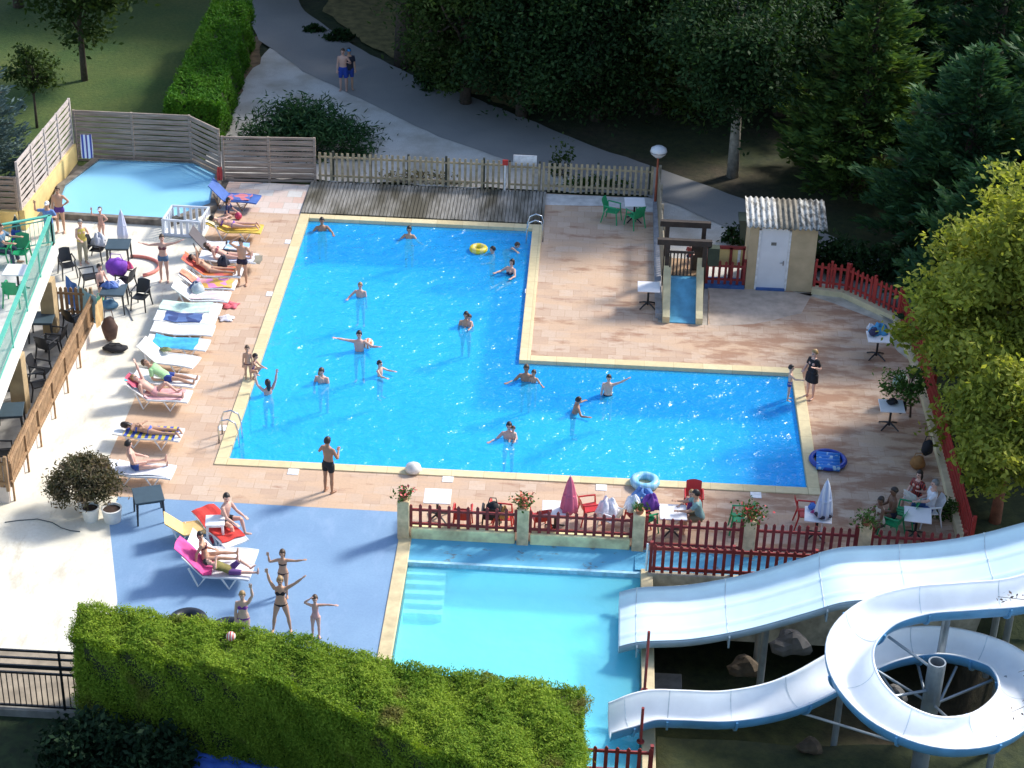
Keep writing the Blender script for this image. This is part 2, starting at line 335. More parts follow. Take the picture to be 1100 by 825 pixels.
def watermat(name, tint, sc, bump, gl=.06, milk=.35, body=(.06,.45,.92)):
    t = NT(name); t.t.nodes.remove(t.b)
    tr = t.n('BsdfTransparent'); tr.inputs[0].default_value = (*tint, 1)
    g = t.n('BsdfGlossy'); g.inputs['Roughness'].default_value = gl
    p = t.pos((1, 1, 1)); n1 = t.noise(p, sc, 3, .5); n2 = t.noise(t.pos((.8, 1.6, 1)), sc*.38, 2, .5)
    wv = t.n('TexNoise'); wv.inputs['Scale'].default_value = sc*2.3; wv.inputs['Detail'].default_value = 2; t.l(p, wv.inputs[0])
    a = t.n('Math', operation='MULTIPLY_ADD'); t.l(n2, a.inputs[0]); a.inputs[1].default_value = 1.6; t.l(n1, a.inputs[2])
    a2 = t.n('Math', operation='MULTIPLY_ADD'); t.l(wv.outputs[0], a2.inputs[0]); a2.inputs[1].default_value = .45; t.l(a.outputs[0], a2.inputs[2])
    bp = t.n('Bump'); bp.inputs['Strength'].default_value = 1; bp.inputs['Distance'].default_value = bump; t.l(a2.outputs[0], bp.inputs['Height'])
    t.l(bp.outputs[0], g.inputs['Normal']); bs = t.n('Bump'); bs.inputs['Strength'].default_value = 1; bs.inputs['Distance'].default_value = bump*.3; t.l(a2.outputs[0], bs.inputs['Height']); ge = t.n('NewGeometry'); dt = t.n('VectorMath', operation='DOT_PRODUCT'); t.l(ge.outputs['Incoming'], dt.inputs[0]); t.l(bs.outputs[0], dt.inputs[1])
    ab = t.n('Math', operation='ABSOLUTE'); t.l(dt.outputs['Value'], ab.inputs[0]); om = t.n('Math', operation='SUBTRACT', use_clamp=True); om.inputs[0].default_value = 1; t.l(ab.outputs[0], om.inputs[1])
    pw = t.n('Math', operation='POWER'); t.l(om.outputs[0], pw.inputs[0]); pw.inputs[1].default_value = 5; fr = t.n('Math', operation='MULTIPLY_ADD'); t.l(pw.outputs[0], fr.inputs[0]); fr.inputs[1].default_value = .98; fr.inputs[2].default_value = .02
    ms = t.n('MixShader'); t.l(fr.outputs[0], ms.inputs[0]); md = t.n('MixShader'); md.inputs[0].default_value = milk; df = t.n('BsdfDiffuse'); df.inputs[0].default_value = (*body, 1); t.l(bs.outputs[0], df.inputs['Normal'])
    t.l(tr.outputs[0], md.inputs[1]); t.l(df.outputs[0], md.inputs[2]); t.l(md.outputs[0], ms.inputs[1]); t.l(g.outputs[0], ms.inputs[2]); t.l(ms.outputs[0], t.out.inputs[0])
    return t.m
WATER = watermat('water', (.76,.96,.99), 1.9, .22, .19, .45, (.025,.50,.97))
sheet('pool_water', L_, -.09, WATER)
# white skimmer covers in the deck
for i, (px, py, lab) in enumerate([(315,507,'white square skimmer cover in the tiles behind the standing man'), (481,515,'white square skimmer cover near the white table by the red fence'), (646,524,'white square skimmer cover near the pink closed parasol'), (812,532,'white square skimmer cover near the pool\'s near right corner'), (240,460,'white square skimmer cover beside the pool ladder'), (311,260,'white square skimmer cover near the pool\'s far left corner'), (291,316,'white square skimmer cover beside the pool behind the man in dark trunks'), (569,313,'white square skimmer cover on the right edge of the deep end')]):
    x, y = V2(px, py); tag(MB().box((0,0,.008), (.30,.30,.016)).build('skimmer_cover', mat('white_plastic', (.8,.8,.8), .45), loc=(x,y,0), bevel=.004), lab, 'cover', 'skimmer covers round the pool')
# grey wooden roller deck at the far end
b = MB()
WB = NT('grey_boards'); WB.col(WB.mix(WB.ramp(WB.noise(WB.pos((1,.3,1)), .9, 4), [(.45, 0), (.6, 1)]), WB.ramp(WB.noise(WB.pos((6,.6,1)), 3, 4), [(.3, (.17,.155,.13)), (.7, (.36,.34,.30))]), (.085,.075,.05)), .85); WB = WB.m
for i in range(68):
    x = -.33+.126*i+.06; b.box((x, 17.45, .06+RS.uniform(-.006,.006)), (.10, 2.66, .035))
b.box((3.85,17.45,.03), (8.4,2.5,.03))
tag(b.build('wooden_deck', WB), 'weathered grey slatted wooden deck at the far end of the pool', 'deck')

# ---- lower pool
LX0, LX1, LY0, LY1 = 5.5, 11.55, -12.25, -3.45
LB = NT('lower_pool_paint'); LB.col(LB.mix(LB.ramp(LB.noise(LB.pos(), .4, 3), [(.35, 0), (.65, 1)]), (.27,.82,.95), (.37,.89,.97)), .5); LB = LB.m
struct(basin('lower_pool_basin', [(LX0,LY0), (LX1,LY0), (LX1,-4.38), (LX0,-4.38)], -.95, -.12, LB).build('lower_pool_basin', LB))
struct(MB().sheet([(LX0,-4.4,-.06), (LX1,-4.4,-.06), (LX1,-3.3,.02), (LX0,-3.3,.02)]).build('pool_ledge', BP))
struct(MB().prism([(LX0,-4.43), (LX1,-4.43), (LX1,-4.33), (LX0,-4.33)], -.3, -.045).build('pool_lip', mat('pale_blue_paint', (.35,.62,.75), .6)))
b = MB(); b.prism([(5.16,-3.28), (LX0,-3.28), (LX0,LY0-.2), (5.16,LY0-.2)], -.6, .03); b.prism([(LX1,LY0-.2), (11.86,LY0-.2), (11.86,-4.63), (11.72,-4.63), (11.72,-4.32), (LX1,-4.32)], -1.6, .06); b.prism([(LX0,LY0-.2), (LX1,LY0-.2), (LX1,LY0), (LX0,LY0)], -1.6, .03)
struct(b.build('lower_pool_coping', mat('cream_coping', (.60,.49,.29), .8, .2, 2.5), bevel=.015))
b = MB()
for k in range(5): b.prism([(LX0,-4.42-.26*(k+1)), (LX0+1.0,-4.42-.26*(k+1)), (LX0+1.0,-4.42-.26*k), (LX0,-4.42-.26*k)], -.95, -.24-.12*k)
struct(b.build('pool_steps', mat('step_paint', (.50,.80,.88), .5)))
sheet('lower_pool_water', [(LX0,LY0), (LX1,LY0), (LX1,-4.42), (LX0,-4.42)], -.17, watermat('calm_water', (.75,.97,1.0), 1.7, .07, .10, .38, (.25,.84,.97)))

# ---- children's pool, raised behind a dark stone kerb
KP = [(-8.29,19.55), (-8.95,17.2), (-8.75,14.98), (-4.75,14.86), (-3.55,16.2), (-3.87,19.0), (-4.8,19.62)]
b = MB(); kc = Vector((-6.3,17.3)); outp = [((Vector(p)-kc).normalized()*.28+Vector(p)).to_tuple() for p in KP]; n = len(KP)
for i in range(n):
    a, c2, d, e = KP[i], KP[(i+1) % n], outp[(i+1) % n], outp[i]; b.prism([a, c2, d, e], -.6, .22)
struct(b.build('childrens_pool_kerb', mat('dark_kerb', (.17,.15,.125), .9, .45, 3, bump=.4)))
struct(basin('k', KP, .03, .2, LB).build('childrens_pool_basin', mat('kid_pool_paint', (.48,.82,.98), .5, .1, .6)))
sheet('childrens_pool_water', KP, .15, watermat('kid_water', (.75,.95,1.0), 1.2, .012, .05, .7, (.34,.72,.97)))
sheet('kerb_surround', [(-9.9,14.9), (-8.6,14.7), (-8.9,17), (-8.3,19.6), (-3.4,19.3), (-3.35,18.5), (-3.3,20.2), (-9.7,21)], .01, mat('dark_paving', (.12,.11,.095), .9, .4, 2))
struct(MB().sheet([(11.9,9.3),(14.0,9.3),(14.0,12.6),(12.4,12.6),(12.4,19.2),(11.9,19.2)], -.03).build('concrete_apron', mat('apron', (.42,.38,.33), .9, .2, 3)))
struct(MB().sheet([(-4.9,14.6),(-3.2,14.6),(-3.2,19.2),(-9.6,21.0),(-9.9,19),(-4.5,19)], -.02).build('dark_apron', mat('dark_paving', (.12,.11,.095))))
# ================================================================== fences, walls, buildings, slides
RED = mat('red_paint', (.24,.028,.026), .6, .3, 4); BROWN = mat('brown_wood', (.33,.205,.11), .8, .3, 5); LIGHTW = mat('light_wood', (.40,.32,.20), .85, .3, 5)
DARKW = mat('dark_wood', (.035,.024,.018), .75, .4, 5); CREAM = mat('cream_render', (.62,.54,.34), .9, .12, 2.5); YEL = mat('yellow_render', (.68,.52,.22), .9, .12, 2)
PILM = mat('pillar_render', (.68,.52,.31), .9, .25, 4); WHITE = mat('white_plastic', (.8,.8,.8), .45); BLACKM = mat('black_metal', (.012,.012,.014), .45)
GREYW = NT('grey_slat_wood'); GREYW.col(GREYW.ramp(GREYW.noise(GREYW.pos((.5,.5,7)), 2.5, 5), [(.3, (.185,.14,.11)), (.7, (.39,.32,.265))]), .85); GREYW = GREYW.m
def picket_fence(name, label, a, c, z0, h, m, w=.085, sp=.2, rails=(.22, .72), postm=None, posts=(), th=.025, group=None, pointed=True, railw=.07):
    a, c = Vector(a[:2]), Vector(c[:2]); d = c-a; L = d.length; ang = math.atan2(d.y, d.x)
    o = thing(name, label, 'fence', (a.x, a.y, z0), ang, group)
    b = MB(); k = max(1, int(L/sp))
    for i in range(k+1):
        x = L*(i+.02)/(k+.04)*.98+L*.01; hh = h+RS.uniform(-.012,.012); lean = RS.uniform(-.006,.006)
        if pointed: b.add([(x-w/2,-th,0),(x+w/2,-th,0),(x+w/2,-th,hh-.05),(x+lean,-th,hh),(x-w/2,-th,hh-.05),(x-w/2,0,0),(x+w/2,0,0),(x+w/2,0,hh-.05),(x+lean,0,hh),(x-w/2,0,hh-.05)],
                          [(0,1,2,3,4),(9,8,7,6,5),(0,5,6,1),(1,6,7,2),(2,7,8,3),(3,8,9,4),(4,9,5,0)])
        else: b.box((x,-th/2,hh/2), (w,th,hh))
    b.build('pickets', m, o)
    for r in rails: MB().box((L/2, .025, h*r), (L, .045, railw)).build('rail', m, o)
    for px in posts: MB().box((L*px, .05, h*.5+.01), (.08, .09, h+.06)).build('post', postm or m, o)
    return o
def slat_fence(name, label, pts, z0, h, m, panel=1.8, pm=None):
    o = thing(name, label, 'fence', (pts[0][0], pts[0][1], z0)); q0 = Vector((pts[0][0], pts[0][1], 0))
    for i in range(len(pts)-1):
        a, c = Vector((*pts[i], 0))-q0, Vector((*pts[i+1], 0))-q0; L = (c-a).length; k = max(1, round(L/panel)); d = (c-a)/L
        for j in range(k):
            s, e = a+d*(L*j/k+.05), a+d*(L*(j+1)/k-.05); b = MB(); n = int(h/.105)
            nrm = Vector((-d.y, d.x, 0))
            for r in range(n):
                z = .06+(h-.1)*r/(n-1); off = nrm*(.012 if r % 2 else -.012)
                mid = (s+e)/2; bow = nrm*(.02 if r % 2 else -.02)
                b.bar(s+off+Vector((0,0,z)), mid+off+bow+Vector((0,0,z)), .014, .088); b.bar(mid+off+bow+Vector((0,0,z)), e+off+Vector((0,0,z)), .014, .088)
            b.bar(s+Vector((0,0,h)), e+Vector((0,0,h)), .05, .04); b.bar(s+Vector((0,0,.02)), e+Vector((0,0,.02)), .05, .04)
            b.build('panel', m, o)
            MB().box(a+d*(L*j/k)+Vector((0,0,h/2)), (.085,.085,h+.06)).build('post', pm or m, o)
        if i == len(pts)-2: MB().box(c+Vector((0,0,h/2)), (.085,.085,h+.06)).build('post', pm or m, o)
    return o
slat_fence('slat_fence', 'tall grey woven slat fence behind the pale blue children\'s pool', [(-9.15,19.75), (-4.9,19.75), (-3.62,18.6)], 0, 2.0, GREYW)
slat_fence('slat_fence', 'lower grey woven slat fence between the children\'s pool and the picket fence', [(-3.5,18.62), (-.2,18.85)], 0, 1.72, GREYW)
ya, yb = G(79,154,.75), G(23,226,.75)
yw = Vector((yb[0]-ya[0], yb[1]-ya[1])).normalized()
def wallseg(name, label, a, c, h, th, m):
    d = (Vector(c)-Vector(a)); L = d.length; n_ = Vector((-d.y, d.x)).normalized()*th/2
    return tag(MB().prism([tuple(Vector(a)+n_), tuple(Vector(c)+n_), tuple(Vector(c)-n_), tuple(Vector(a)-n_)], -.3, h).build(name, m, bevel=.01), label, 'wall')
A2, B2 = (ya[0], ya[1]), (yb[0], yb[1])
wallseg('boundary_wall', 'yellow rendered wall along the left of the children\'s pool', A2, B2, .75, .2, YEL)
PALEW = mat('pale_slats', (.50,.43,.39), .85, .2, 6)
slat_fence('slat_fence', 'pale sunlit slat fence standing on the yellow wall', [(A2[0]-.02, A2[1]-.05), (B2[0]-.02, B2[1]+.05)], .75, 1.75, PALEW, 1.55)
wallseg('boundary_wall', 'short yellow wall end facing the pool below the dark slat panel', (B2[0]-.12, B2[1]-.05), (B2[0]-.75, B2[1]-.05), .75, .2, YEL)
slat_fence('slat_fence', 'short dark slat panel at the bend of the yellow wall', [(B2[0]-.1, B2[1]-.03), (B2[0]-.75, B2[1]-.03)], .78, 1.2, GREYW, .8)
wallseg('boundary_wall', 'yellow wall end nearest the green balcony railing', (B2[0]-.8, B2[1]-.1), (B2[0]-.95, B2[1]-4.6), .75, .2, YEL)
slat_fence('slat_fence', 'pale slat fence at the left picture edge above the balcony', [(B2[0]-.82, B2[1]-.1), (B2[0]-.97, B2[1]-4.6)], .75, 1.75, PALEW, 1.5)
# light picket fence at the back, then turning toward the camera
picket_fence('picket_fence', 'long light wooden picket fence behind the grey slatted deck', (-.1,18.95), (6.75,18.95), 0, 1.15, LIGHTW, .09, .205, (.2,.83), mat('post_green_black', (.05,.055,.04), .8), (.08,.28,.48,.68,.88), pointed=False)
picket_fence('garden_gate', 'narrow picket gate with a white board behind it', (6.85,18.95), (7.95,18.95), 0, 1.1, LIGHTW, .08, .2, (.2,.83), mat('post_green_black', (.05,.055,.04)), (0,1), pointed=False)['category'] = 'gate'
tag(MB().box((0,0,.26), (.85,.04,.52)).build('sign_board', WHITE, loc=(7.4,19.15,.78)), 'blank white board fixed behind the picket gate', 'sign board')
picket_fence('picket_fence', 'light wooden picket fence between the gate and the globe lamp', (8.05,18.95), (12.05,18.95), 0, 1.15, LIGHTW, .09, .2, (.2,.83), mat('post_green_black', (.05,.055,.04)), (.06,.5,.97), pointed=False)
picket_fence('picket_fence', 'light picket fence seen edge-on beside the wooden play tower', (12.22,18.7), (12.3,12.2), .2, 1.1, mat('pale_wood', (.30,.26,.19), .8, .25, 5), .07, .17, (.2,.83), None, (0,.25,.5,.75,1))
tag(MB().prism([(12.07,9.6),(12.28,9.6),(12.28,18.8),(12.07,18.8)], -.3, .18).build('low_wall', mat('grey_kerb', (.30,.30,.32), .9, .25, 4)), 'long grey kerb wall under the edge-on picket fence', 'wall')
g = thing('gate_post', 'white gate post with a red cap by the picket gate', 'post', (*V2(542,206), 0)); MB().cyl((0,0,0), (0,0,1.05), .035).build('pole', WHITE, g); MB().box((0,0,1.15), (.2,.06,.2)).build('cap', mat('bright_red', (.55,.04,.03), .5), g)
# low cream walls, red picket fences and pillars between the two pools
ZF = -3.33
PXX = [5.28, 8.43, 11.46, 14.36, 17.35]
for i, (x0, x1) in enumerate([(PXX[0]+.2, PXX[1]-.2), (PXX[1]+.2, PXX[2]-.2)]):
    tag(MB().prism([(x0,ZF-.11), (x1,ZF-.11), (x1,ZF+.11), (x0,ZF+.11)], -.4, .33).build('low_wall', mat('cream_stained', (.88,.73,.40), .9, .35, 2.2), bevel=.03),
        ['cream low wall under the red fence, left of the middle flower pillar', 'cream low wall under the red fence below the pink parasol'][i], 'wall')
flabs = ['red picket fence behind the steps of the lower pool, on the left low wall', 'red picket fence in front of the pink closed parasol', 'red picket fence between two flower pillars by the man in grey', 'red picket fence in front of the closed blue and white parasol', 'red picket fence by the two seated people at the right end']
for i in range(5):
    x0 = PXX[i]+.16; x1 = PXX[i+1]-.16 if i < 4 else 20.0
    picket_fence('picket_fence', flabs[i], (x0,ZF), (x1,ZF), .33 if i < 2 else .05, .72 if i < 2 else .95, RED, .085, .245 if i < 2 else .22, (.12,.72), RED, (.02,.98) if i > 1 else ())
for i, x in enumerate(PXX):
    h = 1.12 if i else 1.18
    tag(MB().prism([(x-.155,ZF-.155), (x+.155,ZF-.155), (x+.155,ZF+.155), (x-.155,ZF+.155)], -.2, h).build('fence_pillar', PILM, bevel=.02),
        ['square rendered pillar at the corner of the blue deck', 'square rendered pillar with orange flowers left of the pink parasol', 'square rendered pillar without a red fence step, by the parasol with a beach towel', 'square rendered pillar below the trailing red flowers', 'square rendered pillar beside the seated couple'][i] if i != 2 else 'square rendered pillar by the blue and purple towelled chair', 'pillar')
FOL = leafmat('plant_leaf', (.03,.075,.015), (.09,.17,.04), None, .3, 3)
def leafcloud(name, C, size, m, parent=None, asp=.5, up=.35, loc=None):
    """many small leaf faces, one quad each, at the points C"""
    N = len(C); nr = RS.normal(size=(N, 3)); nr[:, 2] = np.abs(nr[:, 2])+up; nr /= np.linalg.norm(nr, axis=1)[:, None]
    u = np.cross(nr, RS.normal(size=(N, 3))); u /= np.linalg.norm(u, axis=1)[:, None]+1e-9; v = np.cross(nr, u)
    s = (size*RS.uniform(.65, 1.35, N))[:, None]
    P = np.empty((N, 4, 3)); P[:, 0] = C-u*s; P[:, 1] = C-v*s*asp; P[:, 2] = C+u*s; P[:, 3] = C+v*s*asp
    return rawquads(name, P, m, parent, loc)
def rawquads(name, P, m, parent=None, loc=None):
    N = len(P); me = bpy.data.meshes.new(name); me.vertices.add(N*4); me.loops.add(N*4); me.polygons.add(N)
    me.vertices.foreach_set('co', np.ascontiguousarray(P, dtype=np.float32).ravel()); me.loops.foreach_set('vertex_index', np.arange(N*4, dtype=np.int32))
    me.polygons.foreach_set('loop_start', np.arange(0, N*4, 4, dtype=np.int32)); me.polygons.foreach_set('loop_total', np.full(N, 4, dtype=np.int32))
    me.materials.append(m); me.update(); me.validate(); o = bpy.data.objects.new(name, me); COL.objects.link(o)
    if parent is not None: o.parent = parent
    if loc is not None: o.location = loc
    return o
def flowerpot(x, y, z, label, fc, n=120, sp=.2, fl=40):
    o = thing('flower_planter', label, 'plant', (x, y, z)); MB().lathe((0,0,0), [(.09,0),(.13,.12),(.12,.12)], 12).build('pot', mat('terracotta_pot', (.35,.13,.07), .8), o)
    leafcloud('foliage', RS.normal(size=(n,3))*[sp*.6,sp*.6,sp*.35]+[0,0,.18], .055, FOL, o)
    leafcloud('blossom', RS.normal(size=(fl,3))*[sp*.65,sp*.65,sp*.3]+[0,0,.27], .04, mat('petal_'+str(fc), fc, .6, .2, 9), o, .8)
flowerpot(PXX[0], ZF, 1.18, 'geranium with pink flowers on the pillar at the blue deck corner', (.75,.13,.12))
flowerpot(PXX[1], ZF, 1.12, 'bushy orange-pink flowers on the pillar left of the pink parasol', (.80,.17,.10), 160, .24, 70)
flowerpot(PXX[2], ZF, 1.12, 'small sparse plant on the pillar by the towelled chair', (.6,.45,.3), 60, .16, 10)
flowerpot(PXX[3], ZF, 1.12, 'large trailing plant with deep red flowers on a pillar', (.50,.03,.035), 260, .32, 60)
flowerpot(PXX[4], ZF, 1.12, 'leafy plant without flowers on the pillar by the seated couple', (.1,.2,.04), 180, .28, 10)
# second red fence on the retaining wall
picket_fence('picket_fence', 'second red picket fence standing on the retaining wall above the slides', (11.78,-4.54), (20.2,-4.54), .12, .88, RED, .085, .225, (.12,.84), RED, (0,.25,.5,.75,1), railw=.09)
picket_fence('picket_fence', 'dark red picket fence at the foot of the lower pool by the hedge', (9.7,LY0-.14), (11.72,LY0-.14), .03, .92, RED, .085, .225, (.25,.82), RED, (0,1))
g = thing('white_post', 'thin white post at the corner of the second red fence', 'post', (11.68,-4.5,.12)); MB().cyl((0,0,0), (0,0,.85), .03).build('pole', WHITE, g)
for px, py, h, lab in ((692.3,742,1.75,'slim red pole where the wide slide meets the lower pool'), (688,797,1.0,'slim red pole where the loop slide meets the lower pool')):
    x, y = V2(px, py, .12); g = thing('red_pole', lab, 'pole', (x, y, .12)); MB().cyl((0,0,0), (0,0,h), .035).build('pole', RED, g); MB().cyl((0,0,0), (0,0,.03), .09).build('foot', RED, g)
# right-hand red fence on its cream kerb
rc = [(17.25,11.95), (18.3,11.78), (19.85,10.2), (20.12,7.0), (20.15,2.5), (20.15,-2.9)]
for i in range(5):
    a, c = rc[i], rc[i+1]
    d = (Vector(c)-Vector(a)).normalized(); nn = Vector((d.y, -d.x))*.0
    wallseg('kerb', ['cream kerb beside the white-doored shed', 'cream kerb under the bright red fence right of the shed', 'cream kerb beside the table with blue towels', 'cream kerb under the yellow-green tree', 'cream kerb behind the seated man in white'][i], a, c, .2, .3, CREAM)
    picket_fence('picket_fence', ['bright red picket fence next to the shed wall', 'bright red picket fence slanting right of the shed', 'red picket fence behind the table with blue towels', 'red picket fence half hidden by the yellow-green tree', 'red picket fence behind the seated man in white'][i],
                 (a[0]+.05, a[1]+.05), (c[0]+.05, c[1]+.05), .2, .92, mat('bright_red_paint', (.36,.03,.025), .6, .2, 4), .09, .19, (.18,.78), None, (.02,.5,.98))
# ------------------------------------------------------------------ terrace and balcony
TR = mat('terrace_floor', (.36,.35,.33), .85, .2, 2); 
b = MB(); b.prism([(-12.5,-2.75), (-5.42,-2.75), (-5.42,7.1), (-6.6,7.1), (-12.5,7.0)], -.3, .5)
house = thing('terrace_building', 'terrace with a pale balcony slab on two tan pillars', 'terrace', (0,0,0))
b.build('terrace_base', mat('terrace_render', (.68,.60,.54), .9, .12, 2), house)
MB().sheet([(-12.4,-2.7), (-5.47,-2.7), (-5.47,7.05), (-6.65,7.05), (-12.4,6.95)], .504).build('terrace_floor', TR, house)
E1, E2 = G(62,262,2.65), G(0,425,2.65)
ed = Vector((E2[0]-E1[0], E2[1]-E1[1])).normalized(); far = Vector((E1[0],E1[1])); near = far+ed*13
bk = G(0,274,2.65); bd = Vector((bk[0]-E1[0], bk[1]-E1[1])).normalized(); fl = far+bd*6.5; nl = near+Vector((-6.5,0))
poly = [tuple(near), tuple(far), tuple(fl), tuple(nl)]
MB().prism(poly, 2.32, 2.65).build('balcony_slab', mat('slab_paint', (.76,.74,.68), .8, .08, 2), house)
ins = [tuple(Vector(p)*.985+Vector((-8.8,1))*.015) for p in poly]
MB().sheet(ins, 2.655).build('balcony_floor', mat('balcony_tile', (.62,.60,.55), .7, .12, 3), house)
PT = mat('pillar_tan', (.42,.31,.17), .9, .2, 2.2)
for px, py in ((63,357), (31,441)):
    x, y = V2(px, py, .5); MB().prism([(x-.42,y-.20), (x,y-.20), (x,y+.22), (x-.42,y+.22)], .5, 2.32).build('pillar', PT, house, bevel=.015)
wl = MB().prism([(-12.6,-9), (-12.4,-9), (-12.4,7), (-12.6,7)], 0, 5.6).build('back_wall', mat('house_wall', (.62,.55,.42), .9, .1, 2), house)
GREEN = mat('green_rail', (.10,.44,.33), .5, .1, 4)
rl = thing('balcony_railing', 'mint green metal railing round the balcony edge', 'railing', (0,0,2.65))
def rail_run(a, c, m=GREEN, h=1.0):
    a, c = Vector((*a,0)), Vector((*c,0)); L = (c-a).length; z = Vector((0,0,1))
    MB().bar(a+z*h, c+z*h, .11, .045).build('handrail', m, rl); MB().bar(a+z*.12, c+z*.12, .03, .03).build('bottom_rail', m, rl); MB().bar(a+z*(h-.13), c+z*(h-.13), .03, .03).build('middle_rail', m, rl)
    b = MB(); k = int(L/.13)
    for i in range(k+1): q = a+(c-a)*(i/k); b.bar(q+z*.12, q+z*(h-.12), .012, .012, (0,1,0))
    b.build('balusters', m, rl)
    k = max(1, int(L/1.9))
    for i in range(k+1): q = a+(c-a)*(i/k); MB().bar(q, q+z*h, .045, .045, (0,1,0)).build('post', m, rl)
o_ = Vector((-.12, -.1)); rail_run(far+o_, near+o_); rail_run(far+o_, fl+o_)
# brown picket fence on the terrace edge
picket_fence('picket_fence', 'long brown picket fence along the terrace edge', (-5.35,6.9), (-5.35,-2.7), .45, 1.04, BROWN, .085, .125, (.2,.8), mat('brown_post', (.21,.13,.07), .8), ())
b = thing('fence_posts', 'x', 'post'); bpy.data.objects.remove(b)
fo = [o for o in bpy.data.objects if o.name.startswith('picket_fence') and o.get('label', '').startswith('long brown')][0]
for px, py in ((87.5,395), (75,422), (61.5,449.5), (48,480), (33,507), (18.5,538)):
    y = V2(px, py)[1]; MB().bar((6.9-y, .03, -.45), (6.9-y, .03, .75), .05, .05, (0,1,0)).build('post', BROWN, fo)
picket_fence('picket_fence', 'short brown picket fence returning at the near end of the terrace', (-5.4,-2.74), (-9.5,-2.74), .45, 1.02, BROWN, .10, .135, (.2,.8), None, (0,.3,.6,1))
picket_fence('picket_fence', 'short pale picket fence at the far terrace end under hanging blue towels', (-5.45,6.98), (-6.9,7.0), .45, 1.05, BROWN, .10, .16, (.2,.8), None, (0,1))
# ------------------------------------------------------------------ black metal railing at the bottom left
rr = thing('metal_railing', 'black metal railing with vertical bars beside the clipped hedge', 'railing', (-9.5,-11.1,.04))
for z, hh in ((.06,.05), (1.02,.05), (1.2,.10), (1.45,.045), (1.66,.05)): MB().box((4.1,0,z), (8.2,.045,hh)).build('rail', BLACKM, rr)
b = MB()
for i in range(63): b.box((.13*i+.05,0,.55), (.022,.022,1.0))
b.build('bars', BLACKM, rr)
for i in range(5): MB().box((.3+1.85*i,0,.84), (.05,.05,1.7)).build('post', BLACKM, rr)
# ------------------------------------------------------------------ shed with corrugated roof
sh = thing('pool_shed', 'tan rendered shed with corrugated roof and white door', 'shed', (15.05,11.95,0))
W_, D_, H_ = 2.2, 1.4, 2.36
dx0, dx1 = .30, 1.36
b = MB(); b.prism([(0,0),(dx0,0),(dx0,D_),(0,D_)], 0, H_); b.prism([(dx1,0),(W_,0),(W_,D_),(dx1,D_)], 0, H_); b.prism([(dx0,0),(dx1,0),(dx1,.15),(dx0,.15)], 2.24, H_); b.prism([(dx0,.9),(dx1,.9),(dx1,D_),(dx0,D_)], 0, H_)
b.build('walls', mat('shed_render', (.52,.40,.245), .9, .15, 1.8), sh)
dr = MB().box(((dx0+dx1)/2,.06,1.12), (.90,.045,2.12)).build('door', mat('white_door', (.78,.79,.82), .4, .04, 2), sh)
b = MB(); b.box((dx0+.04,.05,1.12), (.07,.09,2.24)); b.box((dx1-.04,.05,1.12), (.07,.09,2.24)); b.box(((dx0+dx1)/2,.05,2.2), (dx1-dx0,.09,.07)); b.build('door_frame', mat('white_frame', (.8,.8,.8), .5), sh)
MB().box((dx1-.18,.02,1.0), (.035,.02,.16)).cyl((dx1-.18,.01,1.02), (dx1-.30,-.02,1.02), .012).build('handle', mat('steel', (.35,.35,.36), .3, .1, 6, 1.0), dr)
MB().box(((dx0+dx1)/2-.02,.03,1.68), (.17,.01,.11)).build('door_plate', mat('plate_grey', (.16,.16,.15), .4), dr)
MB().box(((dx0+dx1)/2,.0,.04), (.95,.12,.07)).build('threshold', mat('deep_blue', (.05,.12,.32), .7), sh)
def corr(x0, x1, m, nm, zoff=0.0):
    b = MB(); nx = int((x1-x0)/.0225); pts = []
    for v in (0, .33, .66, 1):
        y = -.26+1.75*v; z = 2.38+.27*v+zoff
        pts.append([(x0+(x1-x0)*i/nx, y, z+.035*math.sin(2*PI*(x0+(x1-x0)*i/nx)/.18)) for i in range(nx+1)])
    for r in pts: pass
    vs = [p for r in pts for p in r]+[(p[0],p[1],p[2]-.018) for r in pts for p in r]; n = nx+1; o = 4*n; fs = []
    for j in range(3):
        for i in range(nx): fs += [(j*n+i, j*n+i+1, (j+1)*n+i+1, (j+1)*n+i), (o+j*n+i, o+(j+1)*n+i, o+(j+1)*n+i+1, o+j*n+i+1)]
    for i in range(nx): fs += [(i, o+i, o+i+1, i+1), (3*n+i, 3*n+i+1, o+3*n+i+1, o+3*n+i)]
    b.add(vs, fs); return b.build(nm, m, sh, smooth=True)
def rust(name, c, d, thr):
    t = NT(name); t.col(t.mix(t.ramp(t.noise(t.pos((1,.45,1)), 7, 5, .7), [(thr-.05, 0), (thr+.08, 1)]), c, d), .7); return t.m
corr(-.14, .87, rust('roof_pale', (.47,.47,.45), (.16,.15,.125), .52), 'roof_sheet', .012); corr(.80, 1.62, rust('roof_grey', (.20,.18,.14), (.09,.08,.06), .52), 'roof_sheet'); corr(1.56, 2.48, rust('roof_mixed', (.43,.43,.40), (.10,.095,.08), .47), 'roof_sheet', .012)
